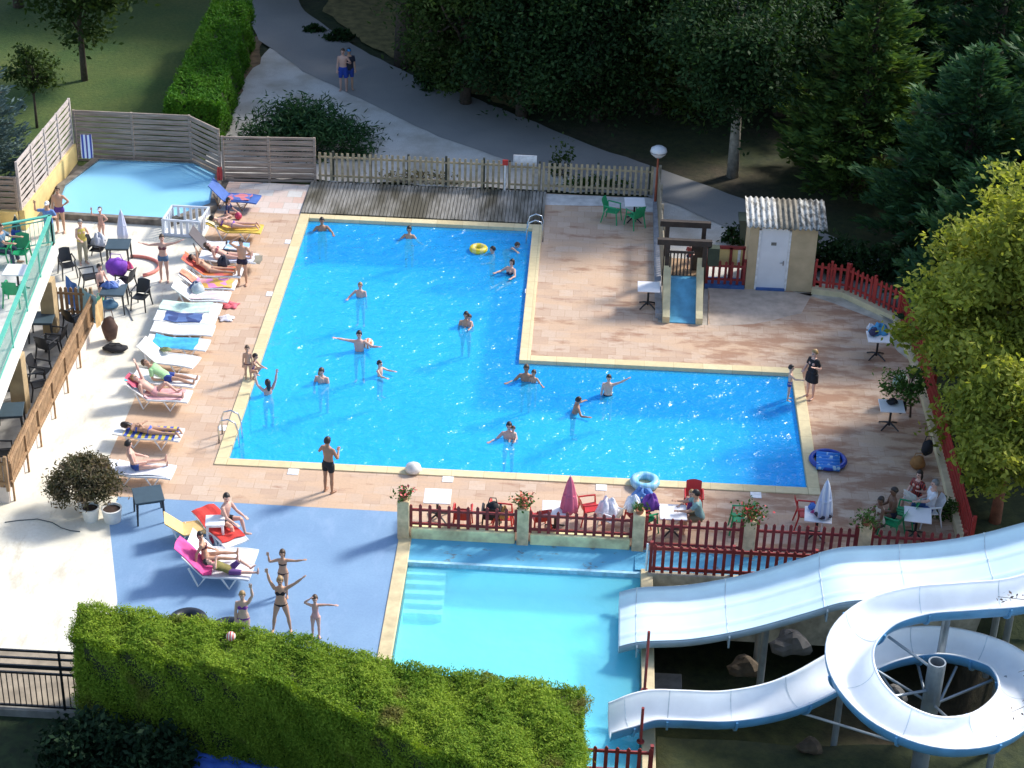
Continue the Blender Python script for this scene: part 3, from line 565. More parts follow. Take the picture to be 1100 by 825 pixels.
# ------------------------------------------------------------------ play fence with yellow board, play tower
pf = thing('play_fence', 'yellow board in a red frame with white stripes beside the shed', 'fence', (13.75,12.35,0))
MB().box((.62,.03,.95), (1.22,.03,.62)).build('board', YEL, pf); b = MB(); b.box((.62,0,1.30), (1.26,.08,.11)); b.box((.05,0,.66), (.09,.08,1.3)); b.box((.78,0,.66), (.09,.08,1.3)); b.box((1.2,0,.66), (.07,.08,1.3)); b.build('frame', RED, pf)
for x in (.32, 1.05): MB().box((x,.0,.95), (.085,.03,.62)).build('white_stripe', WHITE, pf)
picket_fence('picket_fence', 'short red picket fence with white tips between play tower and shed', (13.75,11.98), (15.0,11.98), .14, .85, RED, .085, .19, (.18,.75), None, (0,1))
struct(MB().prism([(13.7,11.9),(15.03,11.9),(15.03,12.5),(13.7,12.5)], -.2, .12).build('blue_step', mat('deep_blue', (.05,.12,.32))))
pt = thing('play_tower', 'dark wooden play tower with a blue slide between cream side walls', 'play tower', (12.35,9.35,0))
for x, y in ((.02,1.5), (1.22,1.5), (.02,2.75), (1.22,2.75)): MB().box((x,y,1.1), (.14,.14,2.2)).build('post', DARKW, pt)
MB().box((.55,1.5,2.14), (1.75,.17,.19)).build('beam', DARKW, pt); MB().box((.6,2.75,2.2), (1.65,.17,.19)).build('beam', DARKW, pt)
MB().box((.62,2.12,.92), (1.15,1.2,.07)).build('platform', BROWN, pt)
b = MB()
for i in range(7): b.box((.12+.115*i,1.42,1.42), (.045,.04,.86))
b.box((.46,1.42,1.82), (.80,.06,.07)); b.build('guard_rail', DARKW, pt)
MB().box((.98,1.9,1.45), (.35,.05,1.0)).build('back_panel', DARKW, pt); MB().box((1.50,1.5,1.72), (.36,.3,.62)).build('box', mat('dark_green_box', (.02,.035,.02), .7), pt)
SLB = mat('slide_blue', (.09,.31,.47), .35, .2, 3)
R_ = [[(x, y, z+(.0)) for x in (.17, 1.0)] for y, z in ((-.02,.03), (.25,.10), (1.35,.90), (1.6,.93))]
MB().rings([[ (r[0][0],r[0][1],r[0][2]), (r[1][0],r[1][1],r[1][2]), (r[1][0],r[1][1],r[1][2]-.05), (r[0][0],r[0][1],r[0][2]-.05)] for r in R_]).build('slide_bed', SLB, pt)
for x0, x1 in ((-.06,.17), (1.0,1.22)):
    MB().rings([[(x0,y,0), (x1,y,0), (x1,y,z), (x0,y,z)] for y, z in ((-.05,.22), (.25,.34), (1.36,1.22), (1.62,1.55))]).build('side_wall', mat('slide_cream', (.58,.50,.30), .85, .15, 3), pt)
# globe lamp
lx, ly = V2(703.5,221); lh = HT(703.5,221,163)
lp = thing('globe_lamp', 'globe street lamp with white shade on a rusty red post', 'lamp', (lx,ly,0))
MB().tube([(0,0,0),(0,0,lh-.2)], [.05,.035], 10).build('post', mat('rust_red', (.32,.075,.035), .6, .25, 4), lp)
MB().lathe((0,0,0), [(.03,lh-.24),(.13,lh-.2),(.27,lh-.07),(.30,lh+.02),(.27,lh+.12),(.15,lh+.2),(.02,lh+.22)], 20).build('shade', mat('lamp_white', (.66,.66,.66), .3, .05), lp, smooth=True); shade_ = [c for c in lp.children if c.name.startswith('shade')][0]
MB().lathe((0,0,0), [(.31,lh-.01),(.31,lh+.02),(.305,lh+.02),(.305,lh-.01)], 20).build('shade_ring', mat('steel', (.35,.35,.36), .3), shade_)
# ------------------------------------------------------------------ water slides
def crom(P, k):
    P = [np.array(p, float) for p in P]; out = []
    for i in range(len(P)-1):
        p0, p1, p2, p3 = P[max(i-1,0)], P[i], P[i+1], P[min(i+2, len(P)-1)]
        for j in range(k):
            t_ = j/k; out.append(.5*((2*p1)+(-p0+p2)*t_+(2*p0-5*p1+4*p2-p3)*t_**2+(-p0+3*p1-3*p2+p3)*t_**3))
    out.append(P[-1]); return np.array(out)
def frames(path):
    T = np.gradient(path, axis=0); T[:, 2] *= .0; T /= np.linalg.norm(T, axis=1)[:, None]+1e-9
    return np.stack([T[:, 1], -T[:, 0], T[:, 2]*0], 1)       # lateral, to the right of travel
def channel(path, prof, name, m, parent, wscale=None, smooth=True):
    L = frames(path); R = []
    for i, p in enumerate(path):
        ws = wscale[i] if wscale is not None else 1
        R.append([tuple(p+L[i]*u*ws+np.array([0,0,h])) for u, h in prof])
    return MB().rings(R, cap=True).build(name, m, parent, smooth=smooth)
SLW = mat('slide_white', (.86,.89,.90), .28, .05, 2); SLO = mat('slide_outer_blue', (.10,.30,.52), .35, .15, 2); SLP = mat('slide_pale_blue', (.72,.89,.93), .28, .05, 1.5); SLG = mat('slide_outer_grey', (.30,.38,.42), .45, .15, 2)
STEELP = mat('galvanised', (.30,.34,.37), .45, .15, 3, .6)
def hitY(px, py, y):
    d = _R.T @ np.array([(px-550)/FPX, (py-412.5)/FPX, 1.0]); return CAM+d*((y-CAM[1])/d[1])
YT = G(690,630,.56)[1]; wid = YT-G(690,688,.56)[1]; yc = YT-wid/2
top = [(676,636),(690,630.5),(740,628),(800,617),(860,600),(900,588.5),(950,585.5),(1000,582),(1050,574),(1100,561),(1160,545),(1230,525)]
ws_ = thing('water_slide', 'wide pale blue water slide ending in the lower pool', 'water slide', (0,0,0))
pth = []
for q in top: h = hitY(q[0], q[1], YT); pth.append((h[0], yc, h[2]-.30))
pth[0] = (pth[0][0]-.25, yc, .05); pth[1] = (pth[1][0], yc, .24); pth[2] = (pth[2][0], yc, max(pth[2][2], .30)); pth = crom(pth[::-1], 6)
def sect(hw, dep, th, lanes):
    inner = [(-hw, dep), (-hw+.04, dep*.45), (-hw+.14, .08)]
    n = 24
    for i in range(n+1):
        u = -hw+.22+(2*hw-.44)*i/n; h = .0
        for l in range(1, lanes): h = max(h, .035*math.exp(-((u-(-hw+2*hw*l/lanes))/.05)**2))
        inner.append((u, h))
    inner += [(hw-.14, .08), (hw-.04, dep*.45), (hw, dep)]
    return inner, [(u*1.0+(th if u > 0 else -th)*(abs(u) > hw-.3), h-th) for u, h in inner]
inn, outr = sect(wid/2, .30, .05, 3)
channel(pth, inn+[(u*.999, h-.012) for u, h in inn[::-1]], 'channel', SLP, ws_); channel(pth, [(u*1.001, h-.014) for u, h in inn]+outr[::-1], 'outer_shell', SLG, ws_)
for i in range(6, len(pth), 11):
    b = MB(); p = pth[i]; hw = wid/2+.07
    b.rings([[tuple(p+np.array([s,0,0])+np.array([0,u,h])) for u, h in ((-hw,.26),(-hw-.05,.22),(-hw-.03,-.1),(hw+.03,-.1),(hw+.05,.22),(hw,.26),(hw-.02,-.06),(-hw+.02,-.06))] for s in (-.02,.02)])
    b.build('joint_flange', SLG, ws_)
for i in (14, 30, 46, 60):
    if i < len(pth): p = pth[i]; MB().cyl((p[0],p[1]-.6,-1.3), (p[0],p[1]-.6,p[2]-.05), .09).cyl((p[0],p[1]+.6,-1.3), (p[0],p[1]+.6,p[2]-.05), .09).build('support_post', STEELP, ws_)
SEAM = mat('seam_grey', (.56,.64,.68), .5, .2, 4)
def seams(path, prof, idx, parent):
    L = frames(path)
    for i in idx:
        T = np.array([-L[i][1], L[i][0], 0]); b = MB()
        b.rings([[tuple(path[i]+T*s+L[i]*u*.992+np.array([0,0,h+.004+.03*0])) for u, h in prof] for s in (-.012,.012)], close=False, cap=False); b.build('seam', SEAM, parent)
seams(pth, inn, range(6, len(pth), 11), ws_)
ls = thing('loop_slide', 'white loop water slide with blue outside curling round a steel column', 'water slide', (0,0,0))
LP = [(1230,580,3.6),(1160,612,3.35),(1100,634,3.15),(1040,640,3.0),(985,645,2.82),(940,660,2.65),(914,690,2.45),(920,728,2.2),(955,765,1.97),(1010,786,1.8),(1065,779,1.72),(1098,746,1.68),(1085,711,1.64),(1045,693,1.57),(1000,687,1.5),(955,694,1.40),(915,710,1.28),(870,735,1.13),(830,750,1.0),(780,758,.86),(730,757,.74),(700,757,.68),(672,765,.52),(655,771,.36)]
lpath = crom([G(*q) for q in LP], 6)
hw = .50; inn = [(hw*math.cos(PI+PI*i/18), .46+(.46*math.sin(PI+PI*i/18))) for i in range(19)]; inn = [(-hw-.05,.46)]+inn+[(hw+.05,.46)]
outr = [((hw+.055)*math.cos(PI+PI*i/18), .43+(.48*math.sin(PI+PI*i/18))) for i in range(19)]
lp0 = lpath-np.array([0,0,.46])
channel(lp0, inn+[(u, h-.012) for u, h in inn[::-1]], 'channel', SLW, ls); channel(lp0, [(u, h-.014) for u, h in inn]+outr[::-1], 'outer_shell', SLO, ls)
LF = frames(lp0); seams(lp0, inn[1:-1], range(5, len(lp0)-6, 9), ls)
for i in range(5, len(lp0)-6, 9):
    T = np.array([-LF[i][1], LF[i][0], 0]); b = MB()
    ring_ = [((hw+.10)*math.cos(PI+PI*k/14), .42+(.53*math.sin(PI+PI*k/14))) for k in range(15)]+[((hw+.03)*math.cos(2*PI-PI*k/14), .42+(.46*math.sin(2*PI-PI*k/14))) for k in range(15)]
    b.rings([[tuple(lp0[i]+T*s+LF[i]*u+np.array([0,0,h])) for u, h in ring_] for s in (-.025,.025)]); b.build('joint_flange', SLO, ls)
# lip of spray-wet sheet at the loop slide's mouth
cc = np.mean([G(914,690,2.45)[:2], G(1098,746,1.68)[:2]], axis=0); cx, cy_ = cc[0], cc[1]
colm = thing('steel_column', 'grey steel column with struts inside the loop slide', 'column', (cx, cy_, -1.2))
MB().rings([[(r*math.cos(2*PI*k/20), r*math.sin(2*PI*k/20), z) for k in range(20)] for r, z in ((.2,0),(.2,3.45),(.165,3.45),(.165,3.0))], cap=False).build('tube', STEELP, colm, smooth=False)
for j, i in enumerate(range(30, len(lp0)-30, 7)):
    p = lp0[i]-np.array([cx, cy_, -1.2]); r_ = np.linalg.norm(p[:2]); f_ = (r_-.42)/r_; p = p*np.array([f_,f_,1])+np.array([0,0,.05])
    MB().cyl((0,0,max(.6,p[2]-(.95 if j % 2 else .25))), tuple(p), .035, n=8).build('strut', STEELP, colm)
for px, py, top_ in ((897,796,735), (1012,850,800), (1120,800,760)):
    g = G(px, py, -1.1); k = int(np.argmin(np.linalg.norm(lp0[40:,:2]-g[:2], axis=1)))+40
    p = lp0[k]; MB().cyl((p[0],p[1],-1.3), (p[0],p[1],p[2]+.0), .08).build('support_post', STEELP, ls)
p = lp0[20]; MB().cyl((p[0],p[1],-1.3), (p[0],p[1],p[2]), .1).build('support_post', STEELP, ls); p = lp0[8]; MB().cyl((p[0],p[1],-1.3), (p[0],p[1],p[2]), .1).build('support_post', STEELP, ls)
# blocks and rocks on the ground under the slides
STONE = mat('grey_block', (.13,.125,.12), .9, .25, 3)
x, y = V2(716,735,-.75); tag(MB().box((0,0,.2), (.75,.8,.4)).build('concrete_block', STONE, loc=(x,y,-1.12), bevel=.02), 'grey concrete block beside the lower pool between the two slides', 'block')
def rock(px, py, r, lab, m):
    x, y = V2(px, py, -1.0); b = MB().ell((0,0,0), (r,r*.8,r*.6), 12, 8); 
    b.v = [tuple(Vector(v)*(1+.22*math.sin(v[0]*7/r*.5+v[1]*5+v[2]*4)+RS.uniform(-.06,.06))) for v in b.v]
    tag(b.build('rock', m, loc=(x,y,-1.05), smooth=False), lab, 'rock')
BRK = mat('brown_rock', (.075,.055,.035), .9, .35, 4)
for q in ((800,715,.42,'tan rock under the wide slide beside a larger grey one',BRK), (850,690,.5,'grey rock in the shade right below the wide slide',STONE), (935,735,.5,'tan rock seen through the loop slide near the column',BRK), (960,745,.35,'small grey rock seen through the loop slide',STONE), (1085,668,.6,'tan rock under the upper run of the loop slide',BRK), (870,800,.3,'small tan rock under the loop slide exit',BRK)): rock(*q)
# ================================================================== vegetation
BARK = mat('bark', (.075,.055,.04), .95, .4, 8, bump=.6); BARKP = mat('pale_bark', (.26,.24,.20), .9, .35, 5, bump=.4)
def limb(b, a, c, r0, r1, seg=5, wig=.12):
    a, c = np.array(a, float), np.array(c, float); L = np.linalg.norm(c-a); P = []
    for i in range(seg+1):
        q = a+(c-a)*i/seg; P.append(q+(RS.normal(size=3)*wig*L*.25 if 0 < i < seg else 0)+np.array([0,0,.12*L*math.sin(PI*i/seg)]))
    b.tube(P, [r0+(r1-r0)*i/seg for i in range(seg+1)], 7)
def broadleaf(name, label, x, y, h, cz, rx, rz, leaf, nclump, per, size, z0=0.0, tr=.18, bark=None, group=None, ry=None, sig=.30, lean=(0,0), shell=.55, cat='tree', taper=0.0):
    """tapered trunk with limbs and a crown of leaf clumps spread through its volume"""
    o = thing(name, label, cat, (x, y, z0), 0, group); ry = ry or rx; b = MB()
    top = np.array([lean[0], lean[1], cz]); b.tube([(0,0,-.15), (lean[0]*.15,lean[1]*.15,cz*.35), (lean[0]*.6,lean[1]*.6,cz*.75), (lean[0],lean[1],cz+rz*.3)], [tr*1.25, tr, tr*.8, tr*.35], 10)
    C = []
    for i in range(nclump):
        d = RS.normal(size=3); d /= np.linalg.norm(d); r = shell+(1-shell)*RS.rand()
        bump_ = 1+.16*math.sin(d[0]*5+x)+.14*math.sin(d[2]*6+d[1]*4+y)
        tp = 1-taper*max(0, d[2]*r); q = top+d*r*bump_*np.array([rx*tp, ry*tp, rz]); C.append(q)
        if i % max(1, nclump//16) == 0: limb(b, top*np.array([1,1,.45+.5*RS.rand()])*np.array([.8,.8,1]), q*.92+top*.08, tr*.38, .02)
    b.build('trunk', bark or BARK, o, smooth=True)
    C = np.array(C); sc = RS.uniform(.6, 1.4, len(C)); idx = RS.randint(0, len(C), nclump*per)
    off = RS.normal(size=(len(idx),3))*np.array([1,1,.65])*(sig*rx*.55)*sc[idx][:, None]
    P = C[idx]+off; P = P[P[:,2] > .1]
    leafcloud('crown', P, size, leaf, o); return o
def conifer(name, label, x, y, h, r, leaf, size, z0=0.0, levels=26, per=8, tr=.2, bare=.08, group=None, dens=1.0):
    o = thing(name, label, 'tree', (x, y, z0), 0, group); b = MB(); b.tube([(0,0,-.15),(0,0,h*.5),(0,0,h*.98)], [tr*1.2, tr*.7, .02], 9); P = []; U = []
    for k in range(levels):
        t_ = bare+(1-bare)*(k+.3*RS.rand())/levels; z = h*t_; L = r*(1-t_)**.72*RS.uniform(.8,1.15)+.15; n = max(4, int(per*(1-t_*.5)))
        a0 = RS.rand()*7
        for i in range(n):
            a = a0+2*PI*i/n+RS.uniform(-.25,.25); l = L*RS.uniform(.7,1.18); dz = RS.uniform(-.02,.28)*l
            tip = np.array([l*math.cos(a), l*math.sin(a), z+dz]); st = np.array([0,0,z])
            if k % 2 == 0 and i % 2 == 0: b.tube([st, st*.5+tip*.5-[0,0,.05*l], tip], [.035*(1-t_)+.012, .02, .008], 5)
            m = int(62*l*dens/size*.1)+6; s = RS.uniform(.18,1.0,m)**.75
            q = st+(tip-st)*s[:,None]; q[:,2] += .10*l*(s-.5)**2*2-.05*l; sp = .24*l*(1.12-s)+.05
            lat = np.array([-math.sin(a), math.cos(a), 0]); side = RS.normal(size=m)
            q = q+lat*(side*sp*.7)[:,None]+np.stack([RS.normal(size=m)*.06, RS.normal(size=m)*.06, RS.normal(size=m)*.09-np.abs(side)*sp*.16],1)
            d = (tip-st)/np.linalg.norm(tip-st)+lat*(side*.55)[:,None]+np.array([0,0,.35]); d += RS.normal(size=d.shape)*.28; P.append(q); U.append(d)
    b.build('trunk', BARK, o, smooth=True)
    P = np.concatenate(P); U = np.concatenate(U); U /= np.linalg.norm(U,axis=1)[:,None]; N = len(P)
    v = np.cross(U, RS.normal(size=(N,3))); v /= np.linalg.norm(v,axis=1)[:,None]; s = (size*RS.uniform(.6,1.4,N))[:,None]
    Q = np.empty((N,4,3)); Q[:,0] = P-U*s*.6; Q[:,1] = P-v*s*.26; Q[:,2] = P+U*s*1.1; Q[:,3] = P+v*s*.26
    rawquads('crown', Q, leaf, o); return o
def hedge(name, label, poly, h, leaf, core, size, dens, z0=0.0, rough=.07, back=1.0):
    n = len(poly); o = thing(name, label, 'hedge', (poly[0][0], poly[0][1], z0)); ox, oy = poly[0]
    pl = [(p[0]-ox, p[1]-oy) for p in poly]; a = sum(pl[i][0]*pl[(i+1)%n][1]-pl[(i+1)%n][0]*pl[i][1] for i in range(n))
    if a < 0: pl = pl[::-1]
    A = np.array(pl); cen = A.mean(0); ins = [tuple(np.array(p)+(cen-p)/np.linalg.norm(cen-p)*.24) for p in pl]
    MB().prism(ins, -.1, h-.13).build('core', core, o)
    P = []; N_ = []
    mn, mx = A.min(0), A.max(0); k = int((mx[0]-mn[0])*(mx[1]-mn[1])*dens)
    q = RS.uniform(mn, mx, (k,2)); inside = np.zeros(k, bool)
    for i in range(n):
        x1, y1 = A[i]; x2, y2 = A[(i+1)%n]; c = ((y1 > q[:,1]) != (y2 > q[:,1])) & (q[:,0] < (x2-x1)*(q[:,1]-y1)/(y2-y1+1e-12)+x1); inside ^= c
    q = q[inside]; und = .08*np.sin(q[:,0]*2.1)*np.cos(q[:,1]*3)+.06*np.sin(q[:,0]*5.3+q[:,1]*2)+.05*np.sin(q[:,0]*11+3*np.sin(q[:,1]*4))*np.sin(q[:,1]*9)
    P.append(np.column_stack([q, h+und*1.0+RS.normal(size=len(q))*rough*.8-.03])); N_.append(np.tile([0,0,1.0],(len(q),1)))
    for i in range(n):
        p0, p1 = A[i], A[(i+1)%n]; d = p1-p0; L = np.linalg.norm(d); nn = np.array([d[1],-d[0]])/L; k = int(L*h*dens*.95*(back if nn[1] > .2 or nn[0] > .5 else 1)); s = RS.rand(k); z = RS.rand(k)*h
        off = RS.normal(size=k)*rough+.07*np.sin(s*L*3+z*4)+.05*np.sin(s*L*7.3)*np.sin(z*6+s*3)-.05
        P.append(np.column_stack([p0+d*s[:,None]+nn*off[:,None], z])); N_.append(np.tile([nn[0],nn[1],.25],(k,1)))
    P = np.concatenate(P); N_ = np.concatenate(N_); M_ = len(P)
    nr = N_+RS.normal(size=(M_,3))*.5; nr /= np.linalg.norm(nr,axis=1)[:,None]
    u = N_*1.1+RS.normal(size=(M_,3))*.65+np.array([0,0,.5]); u -= nr*(u*nr).sum(1)[:,None]; u /= np.linalg.norm(u,axis=1)[:,None]+1e-9; v = np.cross(nr,u); s = (size*RS.uniform(.6,1.4,M_))[:,None]
    Q = np.empty((M_,4,3)); Q[:,0] = P-u*s*.6; Q[:,1] = P-v*s*.32; Q[:,2] = P+u*s*1.3; Q[:,3] = P+v*s*.32
    rawquads('foliage', Q, leaf, o); return o
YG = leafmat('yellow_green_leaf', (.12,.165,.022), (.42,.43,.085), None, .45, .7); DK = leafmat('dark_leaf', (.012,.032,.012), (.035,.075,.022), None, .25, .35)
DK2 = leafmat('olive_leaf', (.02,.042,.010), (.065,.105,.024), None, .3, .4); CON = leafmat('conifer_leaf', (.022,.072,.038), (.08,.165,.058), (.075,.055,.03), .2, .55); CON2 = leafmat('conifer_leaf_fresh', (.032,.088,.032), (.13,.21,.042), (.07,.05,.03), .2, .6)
SPR = leafmat('blue_spruce_leaf', (.06,.10,.10), (.15,.21,.21), None, .1, 1.2); HG = leafmat('hedge_leaf', (.10,.20,.015), (.29,.39,.038), (.16,.15,.035), .3, .9); HG2 = leafmat('clipped_leaf', (.03,.12,.008), (.085,.21,.014), None, .3, .6)
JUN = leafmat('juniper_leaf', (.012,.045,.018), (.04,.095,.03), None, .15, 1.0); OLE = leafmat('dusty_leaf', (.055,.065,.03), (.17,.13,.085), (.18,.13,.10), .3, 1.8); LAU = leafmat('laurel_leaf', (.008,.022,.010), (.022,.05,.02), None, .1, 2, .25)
COREM = mat('hedge_core', (.035,.045,.014), .95, .4, 3)
# big clipped hedge in the foreground
hb = [(84,650),(180,657),(270,674),(360,692),(440,713),(530,726),(629,737)]; hf = [(300,733),(219,717.5),(178,708),(127,696),(78,683)]
poly = [V2(a,b_,2.5) for a,b_ in hb]+[(10.15,-15.6),(8.2,-15.2),(6.2,-14.2)]+[V2(a,b_,2.5) for a,b_ in hf]
HGZ = -.4; poly2 = [(p[0], p[1]) for p in poly]
hedge('hedge', 'large bright green clipped hedge across the foreground below the blue deck', poly2, 2.5-HGZ, HG, COREM, .036, 5600, HGZ, .07, .3)
hedge('hedge', 'tall clipped green hedge along the far lawn beside the road', [(-6.05,21.0),(-4.05,21.15),(-4.75,32.4),(-6.35,32.4)], 2.0, HG2, COREM, .075, 800, 0, .06)
# yellow-green tree at the right edge of the deck
broadleaf('yellow_green_tree', 'tall bright yellow-green broadleaf tree at the right edge of the pool deck', 22.1, 3.0, 8.4, 4.55, 3.75, 3.75, YG, 170, 300, .10, 0, .2, mat('red_bark', (.20,.075,.04), .9, .35, 5, bump=.4), None, 2.8, .15, (.1,.1), .40, taper=.5)
broadleaf('yellow_green_tree', 'lower yellow-green tree with a red trunk beside the wide slide', 21.2, -1.1, 4.7, 2.9, 2.25, 1.85, YG, 85, 240, .095, 0, .14, mat('red_bark', (.20,.075,.04)), None, 1.7, .17, (0,.1), .35, taper=.25)
for x_, y_, h_, r_, lab_ in ((25.2,26.5,9.0,3.2,'dark conifer filling the gap between the two big conifers'),(22.4,30.5,9.5,3.0,'dark conifer far behind the shed at the top of the view'),(29.5,30,10.5,3.4,'dark conifer behind the others in the top right corner'),(17.2,27.5,8.5,2.8,'dark conifer behind the pale trunk')):
    conifer('conifer_tree', lab_, x_, y_, h_, r_, CON, .21, 0, 24, 9, .22, dens=1.3)
broadleaf('leafy_sapling', 'small leafy sapling leaning over the table below the yellow-green tree', *V2(978,448), 1.5, 1.15, .55, .45, FOL, 22, 60, .06, 0, .03, None, None, None, .4, (-.25,0))
# conifers at the right
conifer('conifer_tree', 'wide dark blue-green conifer behind the bright red fence at the right', 22.4, 15.3, 7.6, 3.7, CON, .21, 0, 30, 11, .25, dens=1.7)
conifer('conifer_tree', 'lower blue-green conifer pressing against the bright red fence', 22.2, 10.4, 5.6, 2.9, CON, .20, 0, 24, 10, .2, dens=1.6)
conifer('conifer_tree', 'dark conifer with fresh yellowish tips behind the shed', 19.6, 20.6, 8.0, 3.5, CON2, .21, 0, 30, 11, .25, dens=1.7)
conifer('conifer_tree', 'shaded conifer at the far right behind the two larger ones', 27.5, 21.5, 11.5, 3.6, CON, .22, 0, 26, 9, .25, dens=.7)
conifer('conifer_tree', 'conifer at the right picture edge above the yellow-green tree', 27.0, 9.5, 9.5, 3.2, CON, .2, 0, 26, 9, .22, dens=.8)
for i, (x, y, h, r) in enumerate([(25.5,3.8,7,2.6),(26.3,14.5,8.2,3.0),(30,7,11,3.4),(31,17,12,3.6)]):  # trees added out of view to cast shade on the right deck
    broadleaf('shade_tree', 'tall dark tree of the belt standing right of the pool', x, y, h, h*.56, r, h*.42, DK, 75, 260, .13, 0, .22, None, 'belt of tall trees right of the pool', None, .36, (0,0), .4)
# dark trees beyond the road
gx = lambda px, py: V2(px, py)
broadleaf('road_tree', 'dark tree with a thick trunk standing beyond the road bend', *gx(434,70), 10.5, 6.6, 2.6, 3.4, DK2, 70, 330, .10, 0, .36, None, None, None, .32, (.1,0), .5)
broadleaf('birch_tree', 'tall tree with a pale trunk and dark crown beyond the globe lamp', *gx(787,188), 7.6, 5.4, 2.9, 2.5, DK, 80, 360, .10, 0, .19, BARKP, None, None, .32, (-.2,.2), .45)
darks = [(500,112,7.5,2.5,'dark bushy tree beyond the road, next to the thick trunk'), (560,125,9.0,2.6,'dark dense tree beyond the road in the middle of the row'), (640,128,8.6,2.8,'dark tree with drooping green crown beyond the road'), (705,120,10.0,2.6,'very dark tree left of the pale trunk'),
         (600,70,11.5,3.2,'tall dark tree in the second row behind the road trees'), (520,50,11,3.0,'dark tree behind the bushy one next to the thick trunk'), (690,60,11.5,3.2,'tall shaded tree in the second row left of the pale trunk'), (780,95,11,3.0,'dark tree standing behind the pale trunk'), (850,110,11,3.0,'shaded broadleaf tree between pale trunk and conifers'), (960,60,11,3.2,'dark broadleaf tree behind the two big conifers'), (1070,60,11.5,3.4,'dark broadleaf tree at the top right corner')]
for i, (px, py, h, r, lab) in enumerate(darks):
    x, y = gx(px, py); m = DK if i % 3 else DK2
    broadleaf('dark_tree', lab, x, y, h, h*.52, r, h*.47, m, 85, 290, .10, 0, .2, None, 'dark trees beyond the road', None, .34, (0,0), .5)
k = 0
for px in range(330, 1180, 85):
    for py in (2, -34):
        x, y = gx(px+30*(py < 0)+RS.uniform(-12,12), py)
        if 395 < px < 470 and py > 0 or px < 400 and py > 0: continue
        broadleaf('wood_tree', 'dark tree of the wood closing the top of the view', x, y, 12, 6.5, 3.6, 5.8, DK, 55, 120, .22, ground_h(x,y), .2, None, 'trees of the wood behind', None, .36, (0,0), .5); k += 1
for i, (x, y, h, r) in enumerate([(-6,-18.4,3.9,1.9),(-2.6,-18.0,3.8,1.9),(.6,-18.2,3.9,1.9),(3.8,-18.6,4.1,2.0),(7.2,-19.4,4.4,1.9),(10.6,-19.8,4.4,1.9)]):  # unseen trees, added to keep sky light off the hedge front
    broadleaf('added_slope_tree', 'added low dense tree out of view that darkens the hedge front', x, y, h, h*.52, r, h*.42, DK, 60, 170, .12, -1.5, .15, None, 'unseen trees added to darken the hedge front', None, .36, (0,0), .35)
# lawn side
broadleaf('lawn_tree', 'round dark tree with a slim trunk on the far lawn', *gx(91,87), 6.5, 4.4, 2.5, 2.6, DK2, 60, 170, .13, 0, .12, None, None, None, .34, (0,0), .45)
broadleaf('lawn_tree', 'thin sparse young tree behind the pale slat fence', *gx(40,138), 3, 2.3, .95, .9, DK2, 26, 60, .10, 0, .05, None, None, None, .4)
conifer('blue_spruce', 'blue-grey spruce at the left picture edge behind the slat fence', *gx(-16,200), 6.6, 2.0, SPR, .13, 0, 26, 9, .12)
broadleaf('lawn_tree', 'dark tree in the top left corner above the lawn', *gx(20,8), 8, 5, 3.0, 3.4, DK2, 60, 150, .16, 0, .2, None, None, None, .34)
broadleaf('lawn_tree', 'dark tree above the end of the far hedge', *gx(165,-22), 9, 5, 3.4, 4.0, DK, 60, 150, .18, 0, .2, None, None, None, .34)
broadleaf('lawn_tree', 'dark tree hanging over the road at the top of the view', *gx(330,-10), 9, 5.4, 3.0, 3.6, DK, 60, 150, .18, 0, .2, None, None, None, .34)
def bush(name, label, px, py, rx, ry, rz, leaf, n, size, z0=0.0, asp=.5, spiky=0.0, cat='bush', cl=30):
    x, y = V2(px, py, z0); o = thing(name, label, cat, (x, y, z0)); b = MB(); C = []
    for i in range(cl):
        a = RS.rand()*2*PI; e = abs(RS.rand()); q = np.array([rx*math.cos(a)*math.sqrt(1-e*e), ry*math.sin(a)*math.sqrt(1-e*e), rz*e])*RS.uniform(.55,1); C.append(q)
        if i % 4 == 0: b.tube([(0,0,-.1), tuple(q*.5), tuple(q*.95)], [.03,.02,.008], 5)
    b.build('stems', BARK, o); C = np.array(C); idx = RS.randint(0, cl, n)
    P = C[idx]+RS.normal(size=(n,3))*np.array([rx,ry,rz*.8])*.17; P[:,2] = np.abs(P[:,2])
    leafcloud('foliage', P, size, leaf, o, asp); return o
bush('juniper_bush', 'wide dark green juniper behind the slat and picket fences', 337, 160, 2.6, 1.5, 1.7, JUN, 9000, .13, 0, .22, cl=60)
bush('shrub', 'dark shrub at the foot of the thick trunk beyond the road', 468, 92, 1.0, .8, 1.2, DK, 1500, .12)
bush('shrub', 'small dark shrub on the dry verge beyond the road', 366, 44, .7, .35, .5, DK, 700, .10)
bush('shrub', 'tiny dark shrub on the dry verge left of its larger neighbour', 338, 34, .5, .3, .35, DK, 400, .10)
bush('shrub', 'thin sapling growing behind the picket fence near the gate', 602, 190, .45, .35, 1.7, DK2, 260, .08)
bush('shrub', 'low green weeds behind the picket fence right of the gate', 640, 203, 1.3, .25, .5, FOL, 700, .07)
bush('shrub', 'low dry weeds behind the long picket fence', 450, 196, 1.6, .25, .45, mat('dry_weed', (.20,.17,.07), .9, .3, 4), 500, .07)
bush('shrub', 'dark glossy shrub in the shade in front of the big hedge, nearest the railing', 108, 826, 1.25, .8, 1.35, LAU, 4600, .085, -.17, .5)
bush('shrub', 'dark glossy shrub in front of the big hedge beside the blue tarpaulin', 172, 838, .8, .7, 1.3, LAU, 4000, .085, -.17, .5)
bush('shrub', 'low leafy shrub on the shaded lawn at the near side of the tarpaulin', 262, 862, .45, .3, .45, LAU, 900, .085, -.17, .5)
bush('shrub', 'dark bush beside the left wall of the shed', 789, 262, .45, .35, .75, DK, 500, .08)
